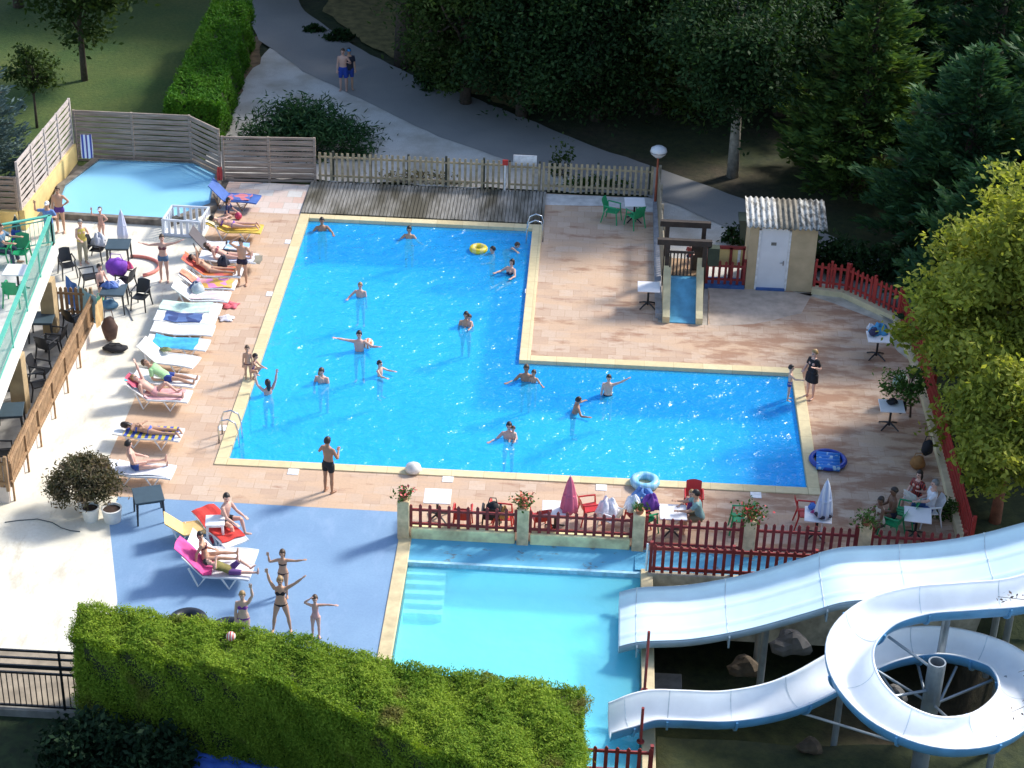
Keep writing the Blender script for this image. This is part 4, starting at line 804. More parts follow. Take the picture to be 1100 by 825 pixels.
bush('shrub', 'dark undergrowth beside the right wall of the shed', 893, 292, .8, .5, 1.5, DK, 1400, .10)
bush('shrub', 'dark undergrowth behind the bright red fence', 935, 300, 1.2, .5, 1.3, DK, 1700, .10)
bush('shrub', 'green undergrowth at the red trunk of the yellow-green tree', 1015, 552, .5, .4, .5, FOL, 500, .06)
g = thing('waste_bin', 'dark green waste bin between the play fence and the shed roof', 'bin', (*V2(802,262),0)); MB().rings([[(-a,-a,z),(a,-a,z),(a,a,z),(-a,a,z)] for a, z in ((.25,0),(.32,.95))]).build('body', mat('bin_green', (.012,.03,.022), .5), g); MB().box((0,0,1.0), (.72,.72,.08)).build('lid', mat('bin_lid', (.02,.035,.03), .5), g)
g = thing('tarpaulin', 'creased blue tarpaulin lying in the shade before the hedge', 'tarpaulin', (*V2(258,812,-.15),-.35)); b = MB(); n = 14
b.add([(1.5*(i/n-.5)*2+.1*j/n, .55*(j/n-.5)*2-.75*(i/n), .42+.13*math.sin(i*1.3)*math.cos(j*1.7)-.1*j/n) for j in range(n+1) for i in range(n+1)], [(j*(n+1)+i, j*(n+1)+i+1, (j+1)*(n+1)+i+1, (j+1)*(n+1)+i) for j in range(n) for i in range(n)])
b.build('sheet', mat('tarp_blue', (.05,.13,.50), .45, .25, 3), g, smooth=True)
# oleander-like bush and white pots beside the white deck
o = thing('potted_bush', 'dusty purple-green bush overhanging white pots beside the blue deck', 'bush', (*V2(93,547),0)); b = MB(); C = []
for i in range(46):
    a = RS.rand()*2*PI; e = RS.rand()**.7; q = np.array([.80*math.cos(a)*math.sqrt(1-e*e*.9), .80*math.sin(a)*math.sqrt(1-e*e*.9), .62+.72*e])*np.array([1,1,1]); C.append(q); 
    if i % 3 == 0: b.tube([(0,0,.25), tuple(q*.6), tuple(q)], [.025,.015,.006], 5)
b.build('stems', BARK, o); C = np.array(C); idx = RS.randint(0, len(C), 9500); leafcloud('foliage', C[idx]+RS.normal(size=(9500,3))*[.14,.14,.13], .06, OLE, o, .35)
MB().lathe((0,0,0), [(.20,0),(.25,.32),(.24,.34),(.22,.30),(.02,.28)], 20).build('pot', WHITE, o, smooth=False)
for px, py, r, lab in ((121,559,.27,'larger white pot of dark soil at the corner of the blue deck'), (98,558,.24,'smaller white pot of dark soil under the dusty bush')):
    x, y = V2(px, py); g = thing('flower_pot', lab, 'pot', (x, y, 0)); MB().lathe((0,0,0), [(r*.8,0),(r,.38),(r*1.03,.40),(r*.9,.41),(r*.86,.34)], 22).build('pot', mat('chalky_white', (.72,.71,.66), .8, .1, 5), g, smooth=False); g = g.children[0]; MB().lathe((0,0,0), [(r*.87,.345),(.01,.36)], 22).build('soil', mat('soil', (.05,.03,.022), .95, .4, 9), g)
# twig tree at the right frame edge
o = thing('young_tree', 'thin dark-leaved branches reaching in beside the loop slide at the right edge', 'tree', (24.2,-8.9,-1.1)); b = MB(); b.tube([(0,0,-.1),(0,0,1.5),(.05,0,4.4)], [.09,.07,.03], 8); P = []
for tgt in ((1072,641,3.3), (1084,766,2.6), (1094,722,3.0)):
    q = G(*tgt)-np.array([24.2,-8.9,-1.1]); s = np.array([0.02,0,min(q[2]-.5, 3.6)]); b.tube([s, (s+q)/2+[0,0,.1], q], [.03,.018,.006], 5)
    for i in range(46): f = RS.uniform(.45,1.0); P.append(s+(q-s)*f+[0,0,.2*f*(1-f)]+RS.normal(size=3)*.09)
for i in range(700): P.append(np.array([0.6,0,3.6])+RS.normal(size=3)*[.5,.5,.8])
b.build('trunk', BARK, o); leafcloud('crown', np.array(P), .05, mat('dark_red_leaf', (.045,.022,.018), .5, .4, 3), o)
# ================================================================== furniture
def flatgrid(b, f, nu, nv, th=.012):
    """thin sheet with thickness: f(u, v) -> point, u, v in 0..1"""
    T = [[Vector(f(i/nu, j/nv)) for i in range(nu+1)] for j in range(nv+1)]; n = (nu+1)*(nv+1); z = Vector((0,0,th))
    vs = [p for r in T for p in r]+[p-z for r in T for p in r]; fs = []
    ix = lambda i, j: j*(nu+1)+i
    for j in range(nv):
        for i in range(nu): fs += [(ix(i,j),ix(i+1,j),ix(i+1,j+1),ix(i,j+1)), (n+ix(i,j),n+ix(i,j+1),n+ix(i+1,j+1),n+ix(i+1,j))]
    for i in range(nu): fs += [(ix(i,0),n+ix(i,0),n+ix(i+1,0),ix(i+1,0)), (ix(i,nv),ix(i+1,nv),n+ix(i+1,nv),n+ix(i,nv))]
    for j in range(nv): fs += [(ix(0,j),ix(0,j+1),n+ix(0,j+1),n+ix(0,j)), (ix(nu,j),n+ix(nu,j),n+ix(nu,j+1),ix(nu,j+1))]
    return b.add(vs, fs)
def bedz(s, ang, wav=.02):
    """height of a lounger's lying surface, s metres from the foot end; the back starts at 1.2 m"""
    z = .36+wav*math.sin(s*4.2); 
    return z+max(0, s-1.2)*math.tan(ang)
SUNP = mat('lounger_plastic', (.80,.80,.79), .4, .04, 3)
def make_lounger(label, ang, m=SUNP, name='sun_lounger', legm=None, wav=.02):
    o = thing(name, label, 'sun lounger', (0,0,0)); lm = legm or m
    Lb = 1.2; Lk = .72
    b = MB(); flatgrid(b, lambda u, v: (.95-Lb*v, -.33+.66*u, bedz(Lb*v, ang, wav)+.02*(abs(u-.5)*2)**4), 8, 14, .04)
    for s in (-.33,.33): b.tube([(.95-Lb*v, s, bedz(Lb*v, ang, wav)) for v in (0,.25,.5,.75,1)], .03, 6)
    b.build('bed', m, o, smooth=False)
    b = MB(); ca = math.cos(ang); flatgrid(b, lambda u, v: (-.25-Lk*v*ca, -.33+.66*u, bedz(Lb+Lk*v*ca, ang, wav)+.02*(abs(u-.5)*2)**4), 8, 8, .04); b.build('backrest', m, o)
    for s in (-1, 1):
        b = MB(); b.tube([(.62,s*.31,.36), (.42,s*.31,.02), (.22,s*.31,.36)], .028, 6); b.build('leg', lm, o)
        b = MB(); b.tube([(-.15,s*.31,.36), (-.38,s*.31,.02), (-.6,s*.31,.36+(.2 if ang > .2 else 0))], .028, 6); b.build('leg', lm, o)
    return o
first_used = {}
def place(proto, x, y, rz, label, group=None, z=0.0):
    """the first time moves the source itself, then copies it"""
    if proto.name not in first_used:
        first_used[proto.name] = 1; proto.location = (float(x), float(y), z); proto.rotation_euler = (0,0,rz); proto['label'] = label
        if group: proto['group'] = group
        return proto
    return dup(proto, (x,y,z), rz, label, group)
LNGR = []
PR_FLAT = make_lounger('x', .06); PR_UP = make_lounger('x', .62)
GL = 'white plastic loungers in the row beside the pool'
def lng(px, py, up, rz, label, proto=None):
    p = G(px, py, .36); o = place(proto or (PR_UP if up else PR_FLAT), p[0]+.0, p[1], rz, label, GL if proto is None else None); LNGR.append(o); return o
def towel(o, label, c1, c2=None, s0=.1, s1=1.7, w=.58, ang=.06, pat=None, wav=.02, y0=0.0, dz=.045):
    nm = 'cloth_'+'_'.join('%02d' % int(v*99) for v in c1)+('' if c2 is None else '_'+'_'.join('%02d' % int(v*99) for v in c2)); 
    if nm in _mats: m = _mats[nm]
    elif c2 is None: m = mat(nm, c1, .95, .18, 7)
    else:
        t = NT(nm); n = t.n('TexWave') if pat == 'stripe' else None
        if n: n.inputs['Scale'].default_value = 1.6; n.inputs['Distortion'].default_value = .6; t.l(t.pos(), n.inputs[0]); f = n.outputs['Fac']
        else:
            vo = t.n('TexVoronoi'); vo.inputs['Scale'].default_value = 4.2; t.l(t.pos(), vo.inputs['Vector']); sp = t.n('SeparateColor'); t.l(vo.outputs['Color'], sp.inputs[0]); f = sp.outputs[0]
        t.col(t.ramp(f, [(.45, c1), (.55, c2)]), .95); m = _mats[nm] = t.m
    ph = RS.rand()*6; b = MB()
    flatgrid(b, lambda u, v: (.95-(s0+(s1-s0)*v)*(1 if s0+(s1-s0)*v < 1.2 else 1)+.02*math.sin(u*7+ph), y0-w/2+w*u+.02*math.sin(v*9+ph), bedz(min(s0+(s1-s0)*v, 1.92), ang, wav)+dz+.014*math.sin(u*11+v*5+ph)-(.10*max(0, abs(u-.5)*w*2-.62) )), 10, 22, .018)
    g = tag(b.build('towel', m, loc=tuple(o.location), rz=o.rotation_euler.z), label, 'towel'); return g
# the row from the far end to the near end
l1 = lng(229,292,1,.0,'white lounger with a coral towel and a lying woman, raised back, at the far end'); towel(l1,'coral red towel on the lounger of the woman lying with raised knees',(.62,.13,.10),(.68,.20,.06),.25,1.9,.62,.62)
l2 = lng(222,305,1,.0,'white lounger with a pink and orange flowered towel, back raised'); towel(l2,'pink towel with orange patches on a raised lounger',(.75,.28,.50),(.80,.45,.10),.1,1.3,.6,.62); towel(l2,'crumpled coral cloth on the raised back of the pink-towel lounger',(.75,.30,.20),None,1.3,1.75,.4,.62,dz=.07)
l3 = lng(215,318,1,.0,'white lounger with a white towel and a grey bag, back raised'); towel(l3,'white towel with a pink edge on a raised lounger',(.78,.76,.75),(.76,.60,.62),.1,1.25,.5,.62)
l4 = lng(205,331,0,.0,'flat white lounger covered with a pale green towel'); towel(l4,'pale mint green towel on a flat lounger',(.58,.76,.64),None,.3,1.9,.64)
l5 = lng(200,342,0,.0,'flat white lounger with a navy patterned towel'); towel(l5,'navy blue towel with white and pink roundels',(.04,.07,.20),(.09,.16,.36),.45,1.6,.6)
l6 = lng(197,354,0,.0,'flat white lounger with nothing on it, between navy and turquoise towels')
l7 = lng(191,369,0,-.06,'flat white lounger under a creased turquoise towel'); towel(l7,'creased turquoise blue towel hanging over a white lounger',(.06,.40,.66),None,.35,1.7,.72)
l8 = lng(180,385,1,-.22,'white lounger standing askew with nobody on it, next to the man in green')
l9 = lng(178,407,0,-.12,'white lounger under the man in a pale green shirt')
l10 = lng(170,424,1,-.05,'white lounger with the sunbather who raises an arm'); towel(l10,'pink towel under the sunbather who raises an arm',(.76,.42,.42),None,.2,1.3,.6,.62); towel(l10,'red and teal towel rolled on the raised headrest',(.55,.10,.16),(.06,.36,.42),1.5,1.85,.55,.62,dz=.09)
l11 = lng(160,465,0,-.06,'white lounger under the woman lying face down in a blue bikini'); towel(l11,'blue towel with red and yellow stripes under the woman lying face down',(.06,.10,.42),(.62,.50,.10),.15,1.6,.68,.06,'stripe')
l12 = lng(150,505,0,-.05,'white lounger half hidden by the dusty bush'); towel(l12,'pale towel on the lounger behind the dusty bush',(.72,.72,.76),None,.1,1.6,.6)
YLP = make_lounger('x', .35, mat('yellow_sling', (.72,.50,.08), .6, .08, 4), 'sun_lounger', SUNP)
l13 = lng(252,245,1,-.02,'yellow lounger with white legs under the woman in purple', YLP)
towel(l13,'white and yellow cushion towel at the head of the yellow lounger',(.76,.66,.40),(.78,.74,.70),1.45,1.9,.55,.35,dz=.06)
GRP = make_lounger('x', .85, mat('grey_sling', (.10,.09,.10), .8, .1, 4), 'sun_lounger', mat('steel', (.35,.35,.36)))
l14 = lng(229,264,1,-.02,'lounger with a dark grey sling back and white cloth behind the man in dark trunks', GRP); towel(l14,'white cloth on the grey sling lounger',(.74,.72,.74),None,.55,1.2,.55,.85); towel(l14,'light blue towel at the foot of the grey sling lounger',(.30,.52,.78),(.62,.70,.80),-.25,.5,.62,.85)
l15 = lng(246,277,0,.0,'white lounger with grey and pale towels behind the woman with raised knees'); towel(l15,'pale lilac towel on the lounger by the black hat',(.66,.66,.76),None,.1,1.1,.62); towel(l15,'grey-brown towel hanging at the foot of a lounger',(.24,.22,.17),None,-.15,.35,.6,dz=.02)
BLP = make_lounger('x', .75, mat('blue_sling', (.06,.14,.42), .8, .15, 4), 'sun_lounger', mat('brown_wood', (.33,.205,.11)))
l16 = lng(250,212,1,-.12,'blue and white sling deck chair by the grey fence', BLP); towel(l16,'blue and red patterned cloth on the sling deck chair',(.10,.16,.45),(.62,.20,.22),.3,1.1,.5,.75)
OSL = make_lounger('x', .62, mat('orange_sling', (.76,.50,.20), .7, .1, 4), 'sun_lounger', SUNP)
l17 = lng(205,566,1,.25,'orange canvas lounger chair on the blue deck', OSL); l17.scale = (.8,.9,.9)
WSL = make_lounger('x', .8, mat('white_sling', (.74,.74,.76), .6, .06, 4), 'sun_lounger', SUNP)
l18 = lng(231,612,1,-.05,'white sling lounger on the blue deck with a pink towel and two people', WSL); towel(l18,'bright pink towel on the back of the white sling lounger',(.72,.10,.32),None,1.0,1.9,.6,.8)
l18b = lng(236,596,1,-.05,'second white sling lounger on the blue deck, farther one beside the pink towel', WSL)
l19 = lng(236,566,0,-.9,'white lounger with a red towel under the seated man on the blue deck'); towel(l19,'red towel under the seated man on the blue deck',(.62,.05,.04),None,.2,1.9,.66)
# plastic armchairs
def make_chair(m, name='plastic_chair'):
    o = thing(name, 'x', 'chair', (0,0,0)); b = MB(); flatgrid(b, lambda u, v: (-.21+.42*u, -.20+.42*v, .43-.02*math.sin(PI*u)+.015*v), 6, 6, .03); b.build('seat', m, o)
    b = MB(); flatgrid(b, lambda u, v: (-.21+.42*u, -.21-.14*v-.03*math.sin(PI*u), .46+.40*v+.03*math.sin(PI*u)*v), 8, 4, .03)
    for u in range(5): pass
    b.build('backrest', m, o)
    for s in (-1, 1):
        MB().tube([(s*.24,.22,.64), (s*.245,.0,.65), (s*.24,-.26,.66)], .024, 6).build('armrest', m, o)
        MB().tube([(s*.21,.20,.64), (s*.22,.22,.4), (s*.25,.27,.0)], [.02,.026,.022], 6).build('leg', m, o)
        MB().tube([(s*.21,-.26,.66), (s*.22,-.24,.4), (s*.25,-.33,.0)], [.02,.026,.022], 6).build('leg', m, o)
    return o
BLK = mat('black_plastic', (.018,.020,.024), .4, .1, 4); REDP = mat('red_plastic', (.52,.03,.03), .4, .08, 4); GRNP = mat('green_plastic', (.015,.30,.12), .4, .08, 4)
CH = {k: make_chair(m) for k, m in (('black',BLK), ('red',REDP), ('green',GRNP), ('white',WHITE))}
def chair(kind, px, py, face, label, z=0.0, group=None):
    """px, py of the seat centre; face = compass turn, 0 looks away from the camera"""
    p = G(px, py, z+.43); return place(CH[kind], p[0], p[1], math.radians(-face), label, group, z)
def make_table(name, kind, m, legm, w=.78):
    o = thing(name, 'x', 'table', (0,0,0))
    MB().box((0,0,.715), (w,w,.035)).build('tabletop', m, o, bevel=.012)
    if kind == 4:
        MB().box((0,0,.67), (w-.06,w-.06,.05)).build('apron', m, o)
        for sx in (-1,1):
            for sy in (-1,1): MB().tube([(sx*(w/2-.06),sy*(w/2-.06),.7), (sx*(w/2-.03),sy*(w/2-.03),0)], [.04,.024], 6).build('leg', legm, o)
    else:
        MB().cyl((0,0,.06), (0,0,.7), .035).build('column', legm, o)
        for a in range(4):
            c, s = math.cos(a*PI/2+PI/4), math.sin(a*PI/2+PI/4); MB().tube([(0,0,.16), (c*.18,s*.18,.10), (c*.36,s*.36,.015)], [.03,.028,.022], 6).build('foot', legm, o)
    return o
TB = {'black': make_table('plastic_table', 4, mat('slate_plastic', (.045,.075,.095), .45, .12, 4), BLK), 'white': make_table('pedestal_table', 1, mat('white_table', (.80,.78,.78), .4, .03, 3), BLACKM, .72), 'small': make_table('side_table', 4, WHITE, WHITE, .5)}
def table(kind, px, py, rot, label, z=0.0, group=None):
    p = G(px, py, z+.72); return place(TB[kind], p[0], p[1], rot, label, group, z)
table('black',127,262,.1,'dark slate plastic table beside the pale closed parasol'); table('black',122,311,.05,'dark plastic table piled with clothes beside the child')
table('black',159,531,.35,'dark slate plastic table standing alone on the blue deck'); table('black',44,341,.1,'dark plastic table under the balcony by the far pillar',.5); table('black',10,440,.2,'dark plastic table under the balcony by the near pillar',.5)
table('white',682,217,.05,'white pedestal table between two green chairs at the back fence'); table('white',697,308,.0,'white pedestal table beside the play tower'); table('white',470,533,.02,'white pedestal table behind the left red fence')
table('white',597,546,.02,'white pedestal table carrying the pink closed parasol'); table('white',723,550,.02,'white pedestal table beside the man in grey'); table('white',879,553,-.1,'white pedestal table under the closed blue and white parasol')
table('white',986,553,-.12,'white pedestal table in front of the man in a white shirt'); table('white',944,362,.0,'pedestal table heaped with blue towels by the red fence'); table('white',958,436,.0,'white pedestal table with a black bag under the sapling')
table('white',18,290,.0,'white table on the balcony behind the green railing',2.655)
table('small',231,559,.15,'small white plastic side table beside the seated man on the blue deck')
GB = 'black plastic chairs on the white deck and terrace'
for px, py, f, lab, z in [(72,284,150,'black plastic chair beside the far terrace pillar',0),(104,267,100,'black plastic chair with a grey towel next to the slate table',0),(96,297,60,'black plastic chair holding clothes, left of the standing child',0),(134,300,-70,'black plastic chair at the clothes-covered table',0),(151,318,190,'black plastic chair alone nearest the loungers',0),
      (51,371,20,'black plastic chair under the balcony facing the dark table',.5),(60,362,-80,'black plastic chair close behind the brown fence by the far pillar',.5),(44,398,100,'black plastic chair halfway along the brown fence',.5),(42,412,60,'black plastic chair just behind the near pillar',.5),(6,416,90,'black plastic chair left of the near pillar',.5),(4,486,80,'black plastic chair at the near corner of the terrace',.5),(80,342,30,'black plastic chair behind the far end of the brown fence',.5)]:
    chair('black', px, py, f, lab, z, GB)
chair('green',658,226,110,'green plastic chair left of the table at the back fence'); chair('green',682,231,-35,'green plastic chair right of the table at the back fence'); chair('green',958,560,-60,'green plastic chair under the person in a pale strap top'); chair('green',972,550,-70,'green plastic chair under the dark-haired person beside the white table')
chair('green',22,270,180,'green plastic chair on the balcony behind the table',2.655); chair('green',14,312,0,'green plastic chair on the balcony in front of the table',2.655); chair('green',694,556,60,'green plastic chair behind the pillar with the sparse plant'); chair('green',795,556,-90,'green plastic chair at the pillar with deep red flowers')
chair('red',497,553,0,'red plastic chair behind the left red fence'); chair('red',634,545,70,'red plastic chair beside the white cloth'); chair('red',580,555,-20,'red plastic chair left of the pink parasol'); chair('red',745,538,180,'red plastic chair facing the camera behind the man in grey'); chair('red',867,551,90,'red plastic chair left of the blue and white parasol'); chair('red',684,553,-120,'red plastic chair covered by a blue and purple towel'); chair('red',541,554,90,'red plastic chair with a toy bear by the orange flowers')
chair('white',655,556,-60,'white plastic chair draped with a white cloth'); chair('white',998,548,-100,'white plastic chair under the man in a white shirt')
chair('black',528,553,0,'dark chair with a black bag behind the left red fence')
# closed parasols
def parasol(px, py, ytop, ybot, label, m, r=.2):
    """closed parasol whose pole stands at px, py"""
    x, y = V2(px, py); h = HT(px, py, ytop); hb = HT(px, py, ybot); o = thing('closed_parasol', label, 'parasol', (x,y,0)); MB().cyl((0,0,0),(0,0,h-.03),.022).build('pole', WHITE, o)
    R = []; n = 24
    for t_ in (0,.12,.3,.5,.7,.85,1.0):
        z = h-(h-hb)*t_; q = .02+r*(t_**.75)*(1 if t_ < .9 else .92); R.append([(q*(1+.22*math.cos(6*2*PI*k/n+t_))*math.cos(2*PI*k/n), q*(1+.22*math.cos(6*2*PI*k/n+t_))*math.sin(2*PI*k/n), z+(.06*math.cos(6*2*PI*k/n) if t_ == 1 else 0)) for k in range(n)])
    cn_ = MB().rings(R).build('canopy', m, o, smooth=True); MB().tube([(0,0,h-.04),(0,0,h+.06)], [.025,.006], 8).build('tip', WHITE, o)
    b = MB(); zt = hb+(h-hb)*.45; b.lathe((0,0,zt), [(r*.78,-.03),(r*.80,0),(r*.76,.03)], 16); b.build('tie', m, cn_)
parasol(610,572,512,548,'pink closed parasol standing by the red fence',mat('pink_canvas', (.62,.13,.22), .8, .12, 5), .21)
t = NT('blue_white_canvas'); wv = t.n('TexWave'); wv.inputs['Scale'].default_value = 2.4; wv.bands_direction = 'X'; t.l(t.pos(), wv.inputs[0]); t.col(t.ramp(wv.outputs['Fac'], [(.45, (.42,.50,.68)), (.55, (.66,.70,.78))]), .85)
parasol(881,580,516,553,'blue and white closed parasol at the near right corner of the pool',t.m,.21)
parasol(133,268,226,254,'pale lilac closed parasol at the edge of the children\'s pool',mat('lilac_canvas', (.60,.64,.80), .85, .1, 5), .17)
parasol(22,285,232,268,'dark green closed parasol on the balcony',mat('dark_canvas', (.015,.045,.045), .85, .1, 5), .24)
# playpen of white plastic panels
pp = thing('playpen', 'white plastic toy playpen beside the children\'s pool', 'playpen', (*V2(200,250),0), .03)
def pen(a, c):
    a, c = Vector(a), Vector(c); L = (c-a).length; d = (c-a)/L; b = MB(); b.bar(a+Vector((0,0,.6)), c+Vector((0,0,.6)), .05, .07); b.bar(a+Vector((0,0,.06)), c+Vector((0,0,.06)), .05, .1); n = max(2, int(L/.2))
    for i in range(n+1): q = a+d*(L*i/n); b.bar(q, q+Vector((0,0,.62)), .045, .09, tuple(d))
    b.build('panel', mat('playpen_plastic', (.62,.68,.76), .5, .06, 4), pp)
q = [V2(176,253)+(0,), V2(215,256)+(0,), V2(225,240)+(0,), V2(186,238)+(0,)]; bx, by = pp.location.x, pp.location.y; c_, s_ = math.cos(-.03), math.sin(-.03)
q = [((u-bx)*c_-(v-by)*s_, (u-bx)*s_+(v-by)*c_, 0) for u, v, _ in q]
for i in range(4): pen(q[i], q[(i+1) % 4])
# floats, balls, bags
def tube_float(px, py, R0, r, label, m, name='swim_ring', z=0.0, tilt=0.0):
    p = G(px, py, z); g = MB().torus((0,0,r), R0, r).build(name, m, smooth=True, loc=(p[0],p[1],z)); g.rotation_euler = (tilt,0,0); tag(g, label, 'swim ring'); return g
def twotone(name, c1, c2, sc, dirn='X'):
    t = NT(name); w_ = t.n('TexWave'); w_.bands_direction = dirn; w_.inputs['Scale'].default_value = sc; t.l(t.pos(), w_.inputs[0]); t.col(t.ramp(w_.outputs['Fac'], [(.47, c1), (.53, c2)]), .35); return t.m
tube_float(692.5,521,.30,.12,'pale blue inflatable swim ring on the coping behind the pink and blue towel',twotone('ring_blue', (.20,.50,.70), (.34,.62,.80), 1.6))
tube_float(514,270,.22,.10,'yellow inflatable ring floating at the far end of the pool',twotone('ring_yellow', (.82,.62,.03), (.80,.66,.20), 1.2), z=-.12)
x, y = V2(889,497); g = thing('inflatable_mattress', 'blue inflatable mattress with white spots lying by the pool corner', 'air mattress', (x,y,.02), -.08); b = MB()
t = NT('spotted_blue'); vo = t.n('TexVoronoi'); vo.inputs['Scale'].default_value = 7; t.l(t.pos(), vo.inputs['Vector']); t.col(t.ramp(vo.outputs['Distance'], [(.28, (.45,.65,.80)), (.36, (.03,.22,.66))]), .35)
for i in range(5): b.tube([(-.33,-.44+.17*i,.09),(.33,-.44+.17*i,.09)], .085, 10)
b.build('tubes', t.m, g, smooth=True); MB().torus((0,0,.08), .47, .075, 28, 8).build('rim', mat('royal_blue', (.012,.05,.34), .35), g, smooth=True)
def beachball(p, r, lab): 
    t = twotone('ball_orange', (.80,.22,.06), (.80,.76,.70), 3.2); tag(MB().ell((0,0,0), (r,r,r), 20, 12).build('beach_ball', t, smooth=True, loc=p), lab, 'ball')
beachball(tuple(G(395.5,369,.1)), .17, 'orange and white beach ball beside the man in the pool')
tag(MB().ell((0,0,0), (.11,.11,.11), 16, 10).build('ball', twotone('ball_red', (.62,.10,.09), (.70,.62,.55), 5), smooth=True, loc=tuple(G(248,683.5,2.62))), 'small red and white ball stuck on top of the big hedge', 'ball')
tag(MB().ell((0,0,0), (.13,.13,.13), 16, 10).build('ball', mat('ball_crimson', (.45,.03,.09), .5), smooth=True, loc=tuple(G(256,232,.13))), 'crimson ball lying beside the yellow lounger', 'ball')
tag(MB().lathe((0,0,0), [(.20,0),(.24,.05),(.20,.18),(.08,.26),(.02,.27)], 18).build('float_dispenser', mat('offwhite_plastic', (.70,.69,.64), .5), smooth=True, loc=(*V2(444,507),.035)), 'white domed float standing on the coping above the corner pillar', 'float')
def bag(px, py, z, d, label, c, name='bag', cat='bag', strap=True):
    p = G(px, py, z); o = thing(name, label, cat, (p[0],p[1],z)); m = mat('bag_'+'_'.join('%02d' % int(v*99) for v in c), c, .8, .25, 6); b = MB()
    if not strap:
        ph = RS.rand(4)*6; nu, nv = 26, 8; R_ = []
        for j in range(nv+1):
            v = .03+.97*j/nv; row = []
            for i in range(nu):
                a = 2*PI*i/nu; fold = 1+.20*math.sin(5*a+ph[0])*v+.12*math.sin(9*a+ph[1])*v; zz = d[2]*(1-v**4)*(1+.22*math.sin(3*a+ph[2])+.12*math.sin(7*a+ph[3]+v*6))
                row.append((d[0]/2*v*fold*math.cos(a), d[1]/2*v*fold*math.sin(a), max(.012, zz)))
            R_.append(row)
        R_.append([(x*.96,y*.96,0) for x,y,_ in R_[-1]]); b.rings(R_[::-1]); b.build('folds', m, o, smooth=True); return o
    b.ell((0,0,d[2]/2), (d[0]/2,d[1]/2,d[2]/2), 14, 9)
    b.v = [(v[0]*(1+.1*math.sin(v[2]*17)), v[1]*(1+.1*math.cos(v[0]*19)), v[2]+.02*math.sin(v[0]*23)) for v in b.v]; b.build('body', m, o, smooth=True)
    if strap: MB().tube([(-d[0]*.3,0,d[2]*.9),(-d[0]*.2,0,d[2]*1.25),(d[0]*.2,0,d[2]*1.25),(d[0]*.3,0,d[2]*.9)], .014, 6).build('strap', m, o)
bag(119,366,0,(.50,.42,.85),'tall brown backpack standing on the white deck',(.10,.055,.04),'backpack'); bag(124,377,0,(.75,.45,.22),'flat black beach bag in front of the brown backpack',(.012,.012,.016))
bag(126,296,.45,(.75,.6,.62),'large purple bag heaped on a chair by the clothes table',(.20,.05,.42)); bag(137,288,.62,(.35,.3,.2),'bright pink cloth beside the purple bag',(.75,.10,.24),'beach_cloth','cloth',False)
bag(118,308,.735,(.5,.3,.16),'blue and white bundle on the clothes table',(.12,.20,.48),'cloth_bundle','cloth',False); bag(127,305,.735,(.35,.35,.12),'white cloth on the clothes table',(.74,.72,.78),'cloth_bundle','cloth',False)
bag(118,331,0,(.55,.4,.3),'blue grey bag on the deck below the clothes table',(.10,.22,.34)); bag(108,328,0,(.3,.3,.34),'green beach bag on the deck at the end of the brown fence',(.20,.52,.30))
bag(222,590,0,(.3,.25,.3),'white plastic bag beside the small white table',(.74,.74,.74)); bag(226,586,0,(.2,.2,.25),'red bag beside the small white table',(.55,.04,.08))
bag(944,357,.735,(.55,.5,.26),'heap of blue towels on the pedestal table by the red fence',(.07,.30,.55),'towel_heap','towels',False); bag(938,360,.735,(.28,.3,.22),'dark bag lying among the blue towels',(.03,.03,.09)); bag(935,353,.735,(.24,.2,.14),'white towel lying among the blue towels',(.68,.70,.76),'towel_heap','towels',False)
bag(958,434,.735,(.32,.25,.16),'black bag on the white table under the sapling',(.01,.01,.012)); bag(968,444,.25,(.3,.25,.4),'black bag hanging beside the white table under the sapling',(.012,.012,.018)); bag(966,418,.45,(.5,.4,.5),'pale green bag behind the white table under the sapling',(.28,.40,.33))
bag(690,543,.45,(.7,.55,.45),'blue, white and purple towel heaped over a red chair',(.10,.24,.55),'towel_heap','towels',False); bag(699,545,.6,(.5,.42,.34),'purple towel on the blue towelled chair',(.16,.045,.30),'towel_heap','towels',False); bag(680,547,.55,(.42,.38,.36),'white towel on the blue towelled chair',(.66,.72,.80),'towel_heap','towels',False)
bag(652,554,.42,(.66,.55,.46),'white cloth draped over the white chair',(.76,.74,.80),'beach_cloth','cloth',False); bag(541,556,.5,(.25,.2,.3),'small brown toy bear on the red chair',(.50,.27,.08),'toy_bear','toy',False); bag(529,556,.45,(.4,.35,.5),'black bag behind the left red fence',(.015,.015,.02))
bag(884,556,.735,(.45,.35,.2),'dark bag on the table under the blue and white parasol',(.035,.03,.05)); bag(878,551,.75,(.3,.16,.1),'magenta towel on the table under the blue and white parasol',(.45,.05,.22),'beach_cloth','cloth',False); bag(872,547,.735,(.2,.2,.16),'blue bottle bag on the table under the blue and white parasol',(.06,.18,.55))
bag(985,503,.0,(.45,.4,.4),'orange brown bag behind the woman in red',(.30,.14,.04)); bag(995,489,.3,(.35,.3,.5),'black bag near the yellow-green tree',(.012,.012,.012)); bag(106,263,.5,(.5,.4,.36),'grey towel over the black chair next to the slate table',(.50,.52,.58),'beach_cloth','cloth',False)
bag(213,315,.7,(.4,.45,.35),'grey and white bag on the raised back of a lounger',(.46,.52,.54)); bag(240,284,.42,(.42,.42,.26),'round black sun hat between the two women on loungers',(.03,.035,.055),'sun_hat','hat',False); bag(210,309,.5,(.35,.4,.18),'dark blue and grey bikini on the pink towel',(.07,.10,.22),'swimsuit','swimsuit',False)
